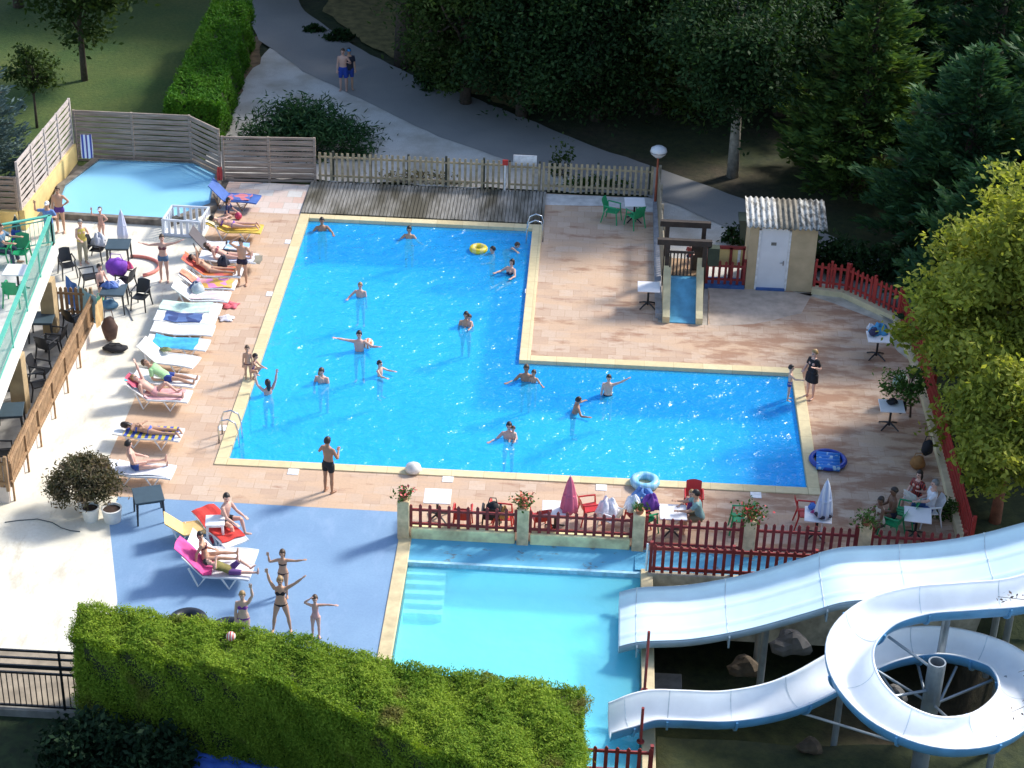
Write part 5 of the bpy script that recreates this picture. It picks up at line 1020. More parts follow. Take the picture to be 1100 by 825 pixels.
bag(178,377,.42,(.35,.2,.1),'olive bag beside the turquoise towel',(.22,.25,.10)); bag(247,328,.02,(.55,.5,.06),'red and white towel lying at the feet of the loungers',(.62,.12,.16),'towel','towel',False); bag(243,342,.02,(.5,.45,.05),'pale lilac towel lying at the feet of the loungers',(.62,.62,.70),'towel','towel',False)
x, y = V2(150,288); b = MB(); b.tube([(.95*math.cos(a)-.3,.75*math.sin(a),.06) for a in np.linspace(1.75,-.95,16)], .055, 8); tag(b.build('pool_noodle', mat('noodle_coral', (.66,.22,.18), .7, .15, 5), loc=(x,y,0), smooth=True), 'curved coral foam noodle on the white deck', 'pool noodle')
x, y = V2(139,338); tag(MB().bar((-.25,.55,.02),(.2,-.4,.02),.03,.03).build('stick', mat('grey_stick', (.2,.2,.2), .6), loc=(x,y,0)), 'thin grey stick lying on the deck below the clothes table', 'stick')
b = MB(); b.tube([tuple(G(a,c,.015)) for a, c in ((5,561),(20,559),(40,557.5),(56,561),(66,567),(76,570),(86,571))], .013, 6); tag(b.build('hose', mat('dark_hose', (.09,.10,.10), .6)), 'thin dark hose lying across the white deck', 'hose')
def hung(a, c, z, drop, m, label, n=1):
    a, c = Vector(a), Vector(c); b = MB(); flatgrid(b, lambda u, v: tuple(a.lerp(c,u)+Vector((.02*math.sin(u*9+v*3)+.03,-.03*v+.02*math.sin(u*12),-drop*v-.02*math.sin(u*PI)))), 12, 8, .015); tag(b.build('hanging_towel', m), label, 'towel')
hung(G(102,319,1.5)+[0,0,0], G(82,306,1.5), 0, .95, twotone('dolphin_towel', (.20,.45,.62), (.36,.60,.72), .8), 'light blue towel hanging at the far end of the brown fence'); hung(G(81.5,306,1.5), G(69,295,1.5), 0, .95, mat('deep_blue_towel', (.05,.16,.50), .95, .15, 6), 'deep blue towel hanging beside the far terrace pillar')
hung(G(108,318,1.62), G(101,327,1.62), 0, .8, mat('tan_cloth', (.55,.36,.16), .95, .2, 6), 'tan cloth hanging over the corner of the brown fence'); hung(G(95,143,1.6)+[.1,-.1,0], G(86,143,1.6)+[0,-.1,0], 0, .9, twotone('blue_white_cloth', (.04,.05,.30), (.72,.74,.82), 2.2), 'blue and white cloth hanging on the slat fence by the children\'s pool')
hung(G(238,177,1.3)+[0,-.15,0], G(233,177,1.3)+[0,-.15,0], 0, .5, mat('red_grey_cloth', (.45,.06,.05), .9), 'small red cloth hanging at the joint of the slat fences')
hung(G(20,247,3.55), G(11,246,3.55), 0, .35, mat('blue_small_towel', (.04,.10,.42), .9), 'small dark blue cloth over the balcony railing')
# steel ladders
CHR = mat('chrome', (.62,.64,.66), .18, .05, 4, 1.0)
def ladder(x, y, ang, label):
    o = thing('pool_ladder', label, 'ladder', (x,y,0), ang)
    for s in (-.25,.25): MB().tube([(-.42,s,0),(-.42,s,.55),(-.34,s,.74),(-.14,s,.80),(.06,s,.70),(.14,s,.42),(.16,s,-.1),(.16,s,-.95)], .026, 8).build('rail', CHR, o, smooth=True)
    for z in (-.3,-.6,-.88): MB().box((.16,0,z), (.10,.5,.03)).build('step', CHR, o)
ladder(.02,1.05,0,'curved steel pool ladder at the near left corner of the pool'); ladder(W1-.02,15.05,PI,'curved steel pool ladder at the far right corner of the deep end')
# ================================================================== people
def skinmat(name, c):
    if name in _mats: return _mats[name]
    t = NT(name); f = t.noise(t.pos(), 7, 3); t.col(t.ramp(f, [(.3, tuple(x*.88 for x in c)), (.7, c)]), .55)
    t.b.inputs['Subsurface Weight'].default_value = .0; _mats[name] = t.m; return t.m
SKIN = {'tan': skinmat('skin_tan', (.54,.31,.20)), 'fair': skinmat('skin_fair', (.68,.44,.33)), 'pink': skinmat('skin_pink', (.66,.39,.30)), 'brown': skinmat('skin_brown', (.38,.20,.12)), 'deep': skinmat('skin_deep', (.17,.085,.05))}
EYEM = mat('eye_dark', (.03,.02,.015), .3); LIPM = mat('lip', (.36,.12,.10), .5)
HAIR = {'dark': mat('hair_dark', (.022,.015,.012), .5, .3, 20), 'brown': mat('hair_brown', (.075,.042,.022), .5, .3, 20), 'blond': mat('hair_blond', (.33,.21,.09), .5, .25, 20), 'grey': mat('hair_grey', (.22,.21,.20), .6, .2, 20)}
CLO = {}
def cloth(c, nm=None): return mat('fabric_'+'_'.join('%02d' % int(v*99) for v in c), c, .85, .14, 9)
V = Vector
def remeshed(b, vox, smooth_it=2):
    me = b.mesh('tmp', EYEM); o = bpy.data.objects.new('tmp', me); COL.objects.link(o)
    r = o.modifiers.new('r', 'REMESH'); r.mode = 'VOXEL'; r.voxel_size = vox; r.use_smooth_shade = True
    s = o.modifiers.new('s', 'SMOOTH'); s.factor = .45; s.iterations = smooth_it
    dg = bpy.context.evaluated_depsgraph_get(); n = bpy.data.meshes.new_from_object(o.evaluated_get(dg)); bpy.data.objects.remove(o); bpy.data.meshes.remove(me); return n
ARM = {'down': ((.16,.02,-1), (.05,.22,-1)), 'hip': ((.62,-.18,-.75), (-.75,.15,-.55)), 'up': ((.42,.05,.9), (.18,.05,1)), 'out': ((1,.05,.12), (1,.08,.32)), 'outlow': ((1,.1,-.05), (1,.1,.1)), 'head': ((.8,.15,.55), (-.75,.05,.6)),
       'fold': ((.28,.3,-.9), (-.85,.55,.2)), 'fwd': ((.2,.75,-.55), (.05,1,.1)), 'knee': ((.15,.55,-.8), (-.05,.9,-.35)), 'lap': ((.2,.25,-.95), (-.3,.9,-.15)), 'bent': ((.45,-.1,-.85), (-.25,.75,.35)), 'diag': ((.85,.05,.6), (.8,.05,.75)), 'prop': ((.25,-.55,-.8), (.05,-.1,-1)),
       'wave': ((.95,.05,-.05), (-.05,.05,1)), 'back': ((.45,-.35,-.85), (-.6,-.45,-.4)), 'side': ((.1,.05,-1), (.0,.1,-1)), 'pillow': ((.75,.5,.3), (-.7,.6,.1)), 'swim': ((.55,.55,-.45), (.1,.9,.1)), 'scull': ((.62,.2,-.65), (.45,.6,.12)), 'crawl': ((.5,.3,.6), (.2,.9,-.2))}
LEG = {'stand': ((.05,0,-1), (.01,-.03,-1)), 'wide': ((.22,.02,-1), (.12,-.02,-1)), 'step': ((.05,.28,-1), (.02,-.1,-1)), 'sit': ((.16,1,-.02), (.03,.12,-1)), 'crouch': ((.25,.85,.15), (.0,-.55,-.85)), 'lie': ((.08,1,.0), (.02,1,0)), 'lieprone': ((.08,-1,0), (.02,-1,0)), 'kneeup': ((.08,.72,.7), (.02,.75,-.66)), 'raised': ((.1,.5,.85), (.0,.35,.9)), 'astride': ((.6,.8,-.05), (.15,.15,-1)), 'bend': ((.08,.35,-.95), (.02,-.35,-.95)), 'lounge': ((.1,1,.12), (.03,1,-.1))}
def person(label, px, py, z, face, h=1.7, sex='m', arms=('down','down'), legs=('stand','stand'), t=(0,0,1), front=(0,1,0), skin='tan', hair=('dark','short'), wear=(), head=(0,0), rest='feet', dz=0.0, at=None, group=None):
    """face: compass turn in degrees, 0 = away from the camera, 180 = toward it. rest: what touches z: feet, seat, lie or hip"""
    k = h/1.75; kid = max(0, min(1, (1.55-h)/.5)); hk = k*(1+.28*kid); lk = k*(1-.06*kid)
    t = V(t).normalized(); fr = V(front); fr = (fr-t*fr.dot(t)).normalized(); lat = fr.cross(t)
    fem = sex == 'f'; b = MB()
    P = lambda u, f=0.0, l=0.0: t*(u*k)+fr*(f*k)+lat*(l*k)
    if fem: tor = [(-.10,.125,.095,0),(-.02,.168,.115,-.01),(.06,.160,.108,0),(.16,.122,.088,.01),(.24,.125,.09,.01),(.34,.142,.10,.01),(.43,.150,.095,.0),(.485,.125,.075,0),(.53,.06,.055,0)]
    else: tor = [(-.10,.125,.095,0),(-.02,.155,.11,0),(.08,.148,.105,.01),(.18,.142,.10,.01),(.28,.155,.108,.01),(.37,.170,.115,.005),(.44,.172,.105,0),(.49,.14,.08,0),(.535,.065,.06,0)]
    if kid > .4: tor = [(u, a*(.86 if not fem else .82), d*.9, f) for u, a, d, f in tor]
    def torso(bb, u0, u1, g=1.0, n=16):
        T = [x for x in tor if u0-.001 <= x[0] <= u1+.001]; bb.tube([P(u,f) for u,a,d,f in T], [a*k*g for u,a,d,f in T], n, lat=lat, dep=[d*k*g for u,a,d,f in T])
    torso(b, -.2, 1)
    hd = P(.535)+(t*.165*hk); neck0 = P(.48)
    ha, hp = head; up = t.lerp(V((0,0,1)), .6) if rest != 'lie' and t.z > .15 else t.copy(); up.normalize(); hf = fr.copy()
    if hp: q = Matrix.Rotation(math.radians(-hp), 3, lat); up = q @ up; hf = q @ hf
    if ha: q = Matrix.Rotation(math.radians(-ha), 3, up); hf = q @ hf
    hf = (hf-up*hf.dot(up)).normalized(); hl = hf.cross(up); HR = Matrix((hl, hf, up)).transposed(); hd = P(.535)+up*.165*hk
    H = lambda x, y, zz: hd+HR @ V((x*hk, y*hk, zz*hk))
    b.tube([neck0, H(0,-.02,-.08)], [.056*k, .054*hk], 10)
    b.ell(hd, (.076*hk,.098*hk,.118*hk), 14, 10, HR); b.ell(H(0,.028,-.062), (.055*hk,.062*hk,.058*hk), 10, 8, HR); b.ell(H(0,.098,-.012), (.015*hk,.024*hk,.026*hk), 8, 6, HR); b.ell(H(0,.088,.028), (.045*hk,.014*hk,.012*hk), 8, 6, HR)
    for s in (-1,1): b.ell(H(s*.078,-.005,-.005), (.014*hk,.024*hk,.034*hk), 8, 6, HR)
    if fem and h > 1.5:
        for s in (-1,1): b.ell(P(.345,.085,s*.068), (.058*k,.052*k,.058*k), 10, 8)
    def vec(v, s): 
        w_ = V((v[0]*s, v[1], v[2])); return w_.normalized()
    sh_w = (.175 if not fem else .152)*(1-.14*kid); AR = []; LG = []
    for s, a in ((1,arms[0]), (-1,arms[1])):
        a = ARM[a] if isinstance(a, str) else a; S = P(.455,0,s*sh_w); u, f = vec(a[0],s), vec(a[1],s); E = S+u*.285*k; Wr = E+f*.255*k
        b.tube([P(.46,0,s*.08), S, S+u*.10*k, S+u*.2*k, E], [.05*k,.058*k,.052*k,.045*k,.038*k], 10); b.tube([E, E+f*.08*k, E+f*.17*k, Wr], [.038*k,.043*k,.036*k,.027*k], 10); AR.append((S,u,E,f,Wr))
        hdv = f; sd = hdv.cross(V((0,0,1)) if abs(hdv.z) < .8 else fr); sd = sd.normalized(); nm_ = sd.cross(hdv).normalized(); hk2 = k*(1+.1*kid)
        b.tube([Wr-hdv*.01*k, Wr+hdv*.04*hk2, Wr+hdv*.088*hk2], [.026*hk2,.040*hk2,.038*hk2], 8, lat=sd, dep=[.018*hk2,.017*hk2,.014*hk2])
        for i, L_f in enumerate((.068,.080,.075,.058)):
            off = (i-1.5)*.023*hk2; q0 = Wr+hdv*.08*hk2+sd*off; d1 = (hdv+sd*(i-1.5)*.10).normalized(); q1 = q0+d1*L_f*.55*hk2; q2 = q1+(d1-nm_*.35).normalized()*L_f*.5*hk2; b.tube([q0,q1,q2], [.0115*hk2,.0105*hk2,.009*hk2], 6)
        th = (hdv*.6-sd*.8).normalized(); q0 = Wr+hdv*.025*hk2-sd*.024*hk2; b.tube([q0, q0+th*.035*hk2, q0+th*.035*hk2+(hdv*.85-sd*.45).normalized()*.032*hk2], [.015*hk2,.0125*hk2,.010*hk2], 6)
    for s, a in ((1,legs[0]), (-1,legs[1])):
        a = LEG[a] if isinstance(a, str) else a; S = P(-.05,0,s*.088); u, f = vec(a[0],s), vec(a[1],s); K = S+u*.42*lk; A = K+f*.41*lk; tb = 1.08 if fem else 1.0
        b.tube([P(-.01,0,s*.075), S, S+u*.12*lk, S+u*.28*lk, K], [.085*k,.088*k*tb,.082*k*tb,.066*k,.052*k], 12); b.tube([K, K+f*.06*lk, K+f*.14*lk, K+f*.28*lk, A], [.052*k,.050*k,.056*k,.042*k,.033*k], 10); LG.append((S,u,K,f,A))
        fv = V((s*.18,1,0)) if abs(f.z) > .55 else V((0,.35,1)) if f.y > 0 or True else t
        if rest == 'lie' and front[2] < 0: fv = V((0,-1,-.35)) if f.y < 0 else V((0,1,-.35))
        fv = fv-f*fv.dot(f)*(.75); fv = fv.normalized(); so = f-fv*f.dot(fv); so = so.normalized()
        c = A+so*.045*k; b.tube([c-fv*.05*k, c+fv*.0*k, c+fv*.08*k, c+fv*.15*k, c+fv*.19*k], [.03*k,.034*k,.040*k,.043*k,.024*k], 10, lat=so.cross(fv), dep=[.03*k,.04*k,.032*k,.02*k,.014*k]); b.tube([A-f*.02*k, c], [.034*k,.034*k], 8)
        if rest == 'feet' or a is LEG.get('sit'): pass
    me = remeshed(b, max(.0115*k, .009)); me.name = 'person'; me.materials.clear()
    for m in (SKIN[skin], EYEM, LIPM): me.materials.append(m)
    co_ = np.empty(len(me.vertices)*3, np.float32); me.vertices.foreach_get('co', co_); co_ = co_.reshape(-1,3)
    # eyes and mouth by place on the face
    pc = np.empty(len(me.polygons)*3, np.float32); me.polygons.foreach_get('center', pc); pc = pc.reshape(-1,3); loc = (pc-np.array(hd)) @ np.array(HR)/hk
    ey = (np.abs(np.abs(loc[:,0])-.031) < .015) & (np.abs(loc[:,2]-.008) < .010) & (loc[:,1] > .05); mo = (np.abs(loc[:,0]) < .024) & (np.abs(loc[:,2]+.060) < .009) & (loc[:,1] > .05)
    me.polygons.foreach_set('material_index', (ey*1+mo*2).astype(np.int32)); me.polygons.foreach_set('use_smooth', np.ones(len(me.polygons), bool))
    o = bpy.data.objects.new('person', me); COL.objects.link(o); tag(o, label, 'person', group)
    def child(bb, name, m, vox=.016):
        n = remeshed(bb, vox*k, 2); n.name = name; n.materials.clear(); n.materials.append(m); c = bpy.data.objects.new(name, n); COL.objects.link(c); c.parent = o; return c
    # hair
    if hair:
        hm = HAIR[hair[0]]; bb = MB(); n, mm = 18, 14; R_ = []
        rx, ry, rz = .083*hk,.106*hk,.124*hk
        lo = {'short': -.035, 'bob': -.10, 'long': -.10, 'tied': -.06, 'crop': -.01}[hair[1]]
        vs = []; fs = []
        for i in range(mm+1):
            a = -PI/2+PI*i/mm
            for j in range(n):
                p = V((rx*max(math.cos(a),.02)*math.cos(2*PI*j/n), ry*max(math.cos(a),.02)*math.sin(2*PI*j/n), rz*math.sin(a))); vs.append(p)
        for i in range(mm):
            for j in range(n):
                q = [i*n+j, i*n+(j+1)%n, (i+1)*n+(j+1)%n, (i+1)*n+j]; c = sum((vs[x] for x in q), V())/4
                line = (.062 if c.y > .045*hk else (lo+(c.y/hk+.03)*.6 if c.y > -.03*hk else lo))*hk
                if c.z > line: fs.append(q)
        bb.add([hd+HR @ (v*RS.uniform(.985,1.035)+V((0,-.008*hk,.010*hk))) for v in vs], fs); hm_ = bb.mesh('hair', hm, True); ho = bpy.data.objects.new('hair', hm_); COL.objects.link(ho); ho.parent = o
        sm = ho.modifiers.new('thickness', 'SOLIDIFY'); sm.thickness = .014*hk; sm.offset = .6
        if hair[1] in ('long','bob','tied'):
            bb = MB()
            if hair[1] == 'tied': bb.ell(H(0,-.115,.035), (.045*hk,.045*hk,.045*hk), 10, 8, HR)
            else:
                L2 = .14 if hair[1] == 'bob' else .27
                dn = -t*.8+V((0,0,-.4)); dn.normalize(); a0 = H(0,-.07,.03); a1 = H(0,-.085,-.07); bb.tube([a0, a1, a1+dn*(L2-.10)*hk*.5-fr*.01, a1+dn*(L2-.08)*hk-fr*.01], [.066*hk,.078*hk,.072*hk,.03*hk], 12, lat=lat, dep=[.04*hk,.04*hk,.034*hk,.016*hk])
            child(bb, 'hair_length', hm, .018).parent = ho
    for it in wear:
        kind, c = it[0], it[1]; m = c if hasattr(c, 'node_tree') else cloth(c); bb = MB()
        def thighs(q, g=1.14):
            for S,u,K,f,A in LG: bb.tube([S-u*.02, S+u*.12*lk*min(1,q*2), S+u*.42*lk*q], [.094*k*g,.090*k*g,(.088-.02*q)*k*g], 12)
        if kind in ('trunks','shorts','bermuda'):
            torso(bb, -.11, .09, 1.10); thighs({'trunks': .26, 'shorts': .5, 'bermuda': .85}[kind])
        elif kind == 'brief': torso(bb, -.11, .03 if fem else .07, 1.07); thighs(.06, 1.05)
        elif kind == 'bikini':
            T = [x for x in tor if .23 < x[0] < .36]; bb.tube([P(.30,.01), P(.355,.01)], [.148*k*(1-.16*kid)*1.0, .152*k*(1-.16*kid)], 16, lat=lat, dep=[.108*k,.108*k])
            if h > 1.5:
                for s in (-1,1): bb.ell(P(.345,.088,s*.068), (.063*k,.058*k,.062*k), 10, 8)
            for s in (-1,1): bb.tube([P(.36,.10,s*.07), P(.50,.045,s*.085), P(.49,-.05,s*.08)], .009*k, 6)
        elif kind == 'swimsuit': torso(bb, -.11, .38, 1.07); thighs(.06, 1.05); [bb.tube([P(.36,.09,s*.07), P(.505,.03,s*.085), P(.40,-.09,s*.07)], .014*k, 6) for s in (-1,1)]
        elif kind in ('shirt','tank','tunic'):
            torso(bb, -.11 if kind != 'tank' else -.03, .5, 1.14)
            if kind != 'tank':
                for S,u,E,f,Wr in AR: bb.tube([P(.46,0,0).lerp(S,.5), S, S+u*.12*k, S+u*.2*k], [.062*k,.07*k,.064*k,.06*k], 10)
            if kind == 'tunic':
                for S,u,K,f,A in LG: bb.tube([S, S+u*.30*k], [.13*k,.14*k], 14)
                bb.tube([P(-.02), P(-.10)-t*.0, P(-.34)], [.175*k,.185*k,.21*k], 16, lat=lat, dep=[.13*k,.14*k,.17*k]); torso(bb, .0, .5, 1.22)
        elif kind == 'trousers':
            torso(bb, -.11, .09, 1.10)
            for S,u,K,f,A in LG: bb.tube([S-u*.02, S+u*.14*lk, K, K+f*.2*lk, A-f*.03], [.10*k,.096*k,.074*k,.068*k,.062*k], 12)
        if kind == 'cap':
            bb.ell(H(0,-.004,.045), (.088*hk,.112*hk,.092*hk), 14, 10, HR); bb.tube([H(0,.07,.052), H(0,.12,.046), H(0,.165,.036)], [.07*hk,.066*hk,.04*hk], 10, lat=hl, dep=[.012*hk,.011*hk,.010*hk])
            child(bb, 'cap', m, .014); continue
        if kind == 'hat':
            bb.ell(H(0,-.005,.05), (.09*hk,.112*hk,.09*hk), 14, 10, HR); bb.rings([[H(.15*math.cos(a),.165*math.sin(a),zz) for a in np.linspace(0,2*PI,21)[:-1]] for zz in (.028,.05)]); child(bb, 'hat', m, .014); continue
        if kind == 'armbands':
            for S,u,E,f,Wr in AR: bb.tube([S+u*.1*k, S+u*.18*k], [.075*k,.075*k], 12)
        child(bb, {'bikini': 'bikini_top', 'brief': 'swim_briefs', 'trunks': 'swim_trunks', 'bermuda': 'bermuda_shorts'}.get(kind, kind), m)
    zmin = float(co_[:,2].min()); g = at if at is not None else G(px, py, z)
    if rest == 'feet':
        low = [A+f*.05*k for S,u,K,f,A in LG]; anchor = (low[0]+low[1])/2; o.location = (g[0]-0, g[1], z-zmin+dz)
        ca_, sa_ = math.cos(math.radians(-face)), math.sin(math.radians(-face)); o.location.x -= (anchor.x*ca_-anchor.y*sa_); o.location.y -= (anchor.x*sa_+anchor.y*ca_)
    elif rest == 'seat': o.location = (g[0], g[1], z+.10*k+dz)
    elif rest == 'lie': o.location = (g[0], g[1], z+.10*k+dz)
    else: o.location = (g[0], g[1], z+dz)
    o.rotation_euler = (0,0,math.radians(-face)); return o
BLACK = (.012,.012,.015); NAVY = (.015,.025,.09); DENIM = (.09,.16,.27); PURP = (.09,.035,.22)
# ---- standing on the decks and the road
person('shirtless person in blue shorts walking on the road beyond the fence', 369,97,.06, 180,1.74,'m',('down','bent'),skin='pink',hair=('brown','short'),wear=(('bermuda',(.02,.06,.35)),))
person('person in a blue cap and dark top beside the shirtless walker on the road', 375.5,96,.06, 170,1.72,'m',('down','down'),skin='tan',wear=(('shirt',(.015,.016,.03)),('bermuda',(.02,.05,.26)),('cap',(.03,.20,.42))))
person('boy in dark trunks with one hand on his head between yellow lounger and pool', 261,306,0, 185,1.66,'m',('head','back'),('step','stand'),skin='tan',hair=('brown','short'),wear=(('trunks',(.012,.010,.03)),),head=(20,10))
person('woman in a bikini top and denim shorts with both arms stretched out', 177,302,0, 180,1.66,'f',(((1,.15,-.08),(.85,.35,.38)),((1,.1,.30),(1,.15,.52))),skin='pink',hair=('brown','short'),wear=(('bikini',(.16,.05,.06)),('trunks',DENIM)),head=(-20,0))
person('boy in purple trunks with a hand on his hip by the yellow wall', 66,249,0, 178,1.66,'m',('down','hip'),skin='tan',hair=('brown','short'),wear=(('trunks',PURP),))
person('person in a white cap and blue shirt waving at the end of the balcony', 55,264,0, 185,1.62,'m',('wave','bent'),skin='tan',hair=None,wear=(('shirt',(.12,.24,.52)),('trousers',(.20,.36,.34)),('cap',(.78,.78,.78))))
person('small girl in a white cap and pink swimsuit waving by the children\'s pool', 110,259,0, 182,1.22,'f',('wave','hip'),('stand','step'),skin='pink',hair=('brown','short'),wear=(('swimsuit',(.55,.30,.24)),('cap',(.78,.78,.80))))
person('older woman in a yellow top and khaki trousers with a shoulder bag', 90,283,0, 150,1.58,'f',('lap','bent'),skin='fair',hair=('grey','short'),wear=(('tank',(.62,.50,.12)),('trousers',(.36,.33,.24))),head=(20,0))
person('child with wet dark hair standing at the clothes table', 110,325,0, 125,1.34,'m',('side','lap'),skin='pink',hair=('dark','short'),wear=(('trunks',(.02,.02,.05)),))
person('child standing at the pool edge left of the reaching swimmer', 267,408,0, 175,1.14,'m',('down','down'),skin='tan',hair=('brown','short'),wear=(('brief',(.10,.05,.06)),))
person('crouching child at the pool edge beside a standing child', 273.5,406,0, 100,1.15,'f',('fwd','knee'),('crouch','crouch'),(.0,.35,1),skin='tan',hair=('dark','short'),wear=(('swimsuit',(.14,.10,.22)),),rest='feet')
person('slim young man in black shorts standing with his back to the camera by the pool', 353,529,0, 28,1.74,'m',((.0,0,0) and None or ((.35,.15,-.85),(-.4,.75,.45)),((.55,.2,-.75),(-.2,.85,.4))),('stand','stand'),skin='brown',hair=('dark','short'),wear=(('shorts',BLACK),))
person('woman wrapped in a black cover-up standing at the far right pool corner', 870,427,0, 225,1.62,'f',('lap','bent'),skin='pink',hair=('blond','short'),wear=(('tunic',BLACK),),head=(15,5))
person('boy in blue trunks standing on the pool ledge before the woman in black', 846,430,-.12, 100,1.18,'m',('fwd','down'),skin='fair',hair=('dark','short'),wear=(('trunks',(.03,.08,.30)),))
person('smaller girl in a black bikini with both arms raised behind the teenager', 305,640,0, 180,1.36,'f',(((.75,.1,-.2),(.12,.1,1)),((1,.1,.05),(.9,.25,.35))),('stand','step'),skin='tan',hair=('brown','long'),wear=(('bikini',BLACK),('brief',(.04,.02,.03))))
person('teenage girl in a black bikini waving both arms above her head', 303,678,0, 176,1.62,'f',('up','diag'),('wide','wide'),skin='tan',hair=('blond','tied'),wear=(('bikini',BLACK),('brief',BLACK)))
person('small child in a pale pink swimsuit stretching one arm sideways', 339.5,684,0, 172,1.22,'f',('head',((1,.15,.12),(.95,.3,.1))),skin='pink',hair=('brown','short'),wear=(('swimsuit',(.62,.34,.33)),))
person('girl in a purple bikini raising one arm, half hidden by the hedge', 263,692,0, 178,1.56,'f',('down',((.45,.05,.9),(-.1,.05,1))),skin='fair',hair=('blond','short'),wear=(('bikini',(.18,.04,.26)),('brief',(.18,.04,.26))))
# ---- lying and sitting on loungers
def on(l, dx, dy, zz): 
    a = l.rotation_euler.z; return np.array([l.location.x+dx*math.cos(a)-dy*math.sin(a), l.location.y+dx*math.sin(a)+dy*math.cos(a), zz])
def lying(label, l, ang, **kw):
    c, s = math.cos(ang), math.sin(ang); face = 90-math.degrees(l.rotation_euler.z); dx = kw.pop('dx',-.12); dy = kw.pop('dy',0)
    return person(label,0,0,0,face,t=(0,-c,s),front=(0,s,c),rest='lie',at=on(l,dx,dy,0),dz=.37,**kw)
def prone(label, l, **kw):
    face = 90-math.degrees(l.rotation_euler.z); dx = kw.pop('dx',-.1); dy = kw.pop('dy',0); legs = kw.pop('legs',(((-.08,1,-.02),(0,1,.02)),((-.08,1,-.02),(0,1,.05))))
    return person(label,0,0,0,face,t=(0,-1,.12),front=(0,-.1,-1),legs=legs,rest='lie',at=on(l,dx,dy,0),dz=.37,**kw)
lying('woman lying with one leg raised on the coral towel lounger', l1, .62, h=1.66, sex='f', arms=(((.3,.1,1),(.0,-.1,1)),'side'), legs=('lie','lie'), skin='tan', hair=('dark','tied'), wear=(('brief',(.10,.04,.05)),))
lying('person reclining behind the round black sun hat', l15, .5, h=1.66, sex='f', arms=('lap','down'), legs=('lie','lie'), skin='pink', hair=('brown','long'), wear=(('bikini',(.6,.2,.2)),('brief',BLACK)))
person('woman in a purple swimsuit lying face down on the yellow lounger',0,0,0,90,t=(0,-1,.25),front=(0,-.2,-1),h=1.66,sex='f',arms=('pillow','pillow'),legs=(((-.08,1,-.02),(0,1,.02)),((-.08,1,-.02),(0,1,.05))),rest='lie',at=on(l13,-.1,0,0),dz=.42,skin='pink',hair=('dark','tied'),wear=(('brief',(.16,.07,.36)),('bikini',(.16,.07,.36))))
person('dark-haired child in a navy top sitting behind the yellow lounger', 244,231,0, 110,1.25,'f',('down','knee'),('crouch','crouch'),(0,.2,1),skin='pink',hair=('dark','long'),wear=(('shirt',(.03,.04,.12)),),rest='seat')
lying('man in a pale green shirt and blue shorts lying sideways on a lounger', l9, .55, h=1.74, arms=('lap','lap'), legs=(((.1,1,.1),(0,1,-.25)),((.1,1,.0),(.05,1,-.2))), skin='tan', hair=('brown','short'), wear=(('shirt',(.36,.62,.30)),('shorts',(.03,.06,.26))), dx=0)
lying('sunbather with sunglasses raising one arm over the headrest', l10, .62, h=1.7, arms=('lap',((.4,-.5,.9),(.3,-.4,.8))), legs=('lie','kneeup'), skin='pink', hair=('blond','short'), wear=(('trunks',(.62,.30,.30)),))
prone('woman with long dark hair lying face down in a blue bikini', l11, h=1.66, sex='f', arms=('pillow','pillow'), skin='tan', hair=('dark','long'), wear=(('brief',(.06,.12,.50)),('bikini',(.06,.12,.50))), dx=-.02)
person('man in blue trunks sitting upright on a lounger beside the dusty bush',0,0,0,70,t=(0,-.25,1),h=1.72,arms=('lap','knee'),legs=(((.25,1,.05),(0,1,-.15)),((.1,1,.05),(0,1,-.1))),rest='seat',at=on(l12,-.15,.05,0),dz=.40,skin='pink',hair=('dark','short'),wear=(('trunks',(.03,.07,.26)),),head=(-20,10))
person('shirtless man in black trunks sitting on the red towel lounger',0,0,0,115,t=(0,.2,1),h=1.76,arms=('knee','knee'),legs=(((.3,.9,.12),(0,.2,-1)),((.3,.9,.12),(0,.25,-1))),rest='seat',at=G(241,562,.4),dz=.45,skin='pink',hair=('dark','short'),wear=(('shorts',BLACK),),head=(40,0))
person('girl with long dark hair sitting up on the white sling lounger',0,0,0,80,t=(0,-.18,1),h=1.6,sex='f',arms=('prop','lap'),legs=('lounge','lounge'),rest='seat',at=G(221,603,.45),dz=.52,skin='tan',hair=('dark','long'),wear=(('bikini',(.12,.03,.04)),('brief',(.05,.05,.10))),head=(70,0))
person('child with camouflage towel lying on the white sling lounger',0,0,0,85,t=(0,-1,.45),front=(0,.4,1),h=1.42,sex='m',arms=('head','lap'),legs=('lie','kneeup'),rest='lie',at=G(246,613,.45),dz=.40,skin='pink',hair=('dark','short'),wear=(('bermuda',(.14,.06,.22)),('shirt',(.20,.17,.05))))
# ---- seated around the pool
person('man in a grey green shirt leaning over the white table behind the red fence',0,0,0,265,t=(0,.3,1),h=1.74,arms=('fwd','fwd'),legs=('sit','sit'),rest='seat',at=G(752,556,.45),dz=.43,skin='tan',hair=('dark','short'),wear=(('shirt',(.20,.34,.33)),('bermuda',(.20,.16,.09))))
person('small child in purple at the table beside the man in grey green',0,0,0,215,h=1.2,sex='f',arms=('fwd','lap'),legs=('sit','sit'),rest='seat',at=G(741,549,.45),dz=.45,skin='pink',hair=('blond','short'),wear=(('tank',(.22,.10,.34)),))
person('dark-haired person in a pale strap top seated by the right flower pillar',0,0,0,245,t=(0,.12,1),h=1.66,sex='f',arms=('knee','lap'),legs=('sit','sit'),rest='seat',at=G(945,562,.45),dz=.43,skin='deep',hair=('dark','tied'),wear=(('tank',(.48,.42,.34)),('trunks',(.05,.04,.03))),head=(-30,0))
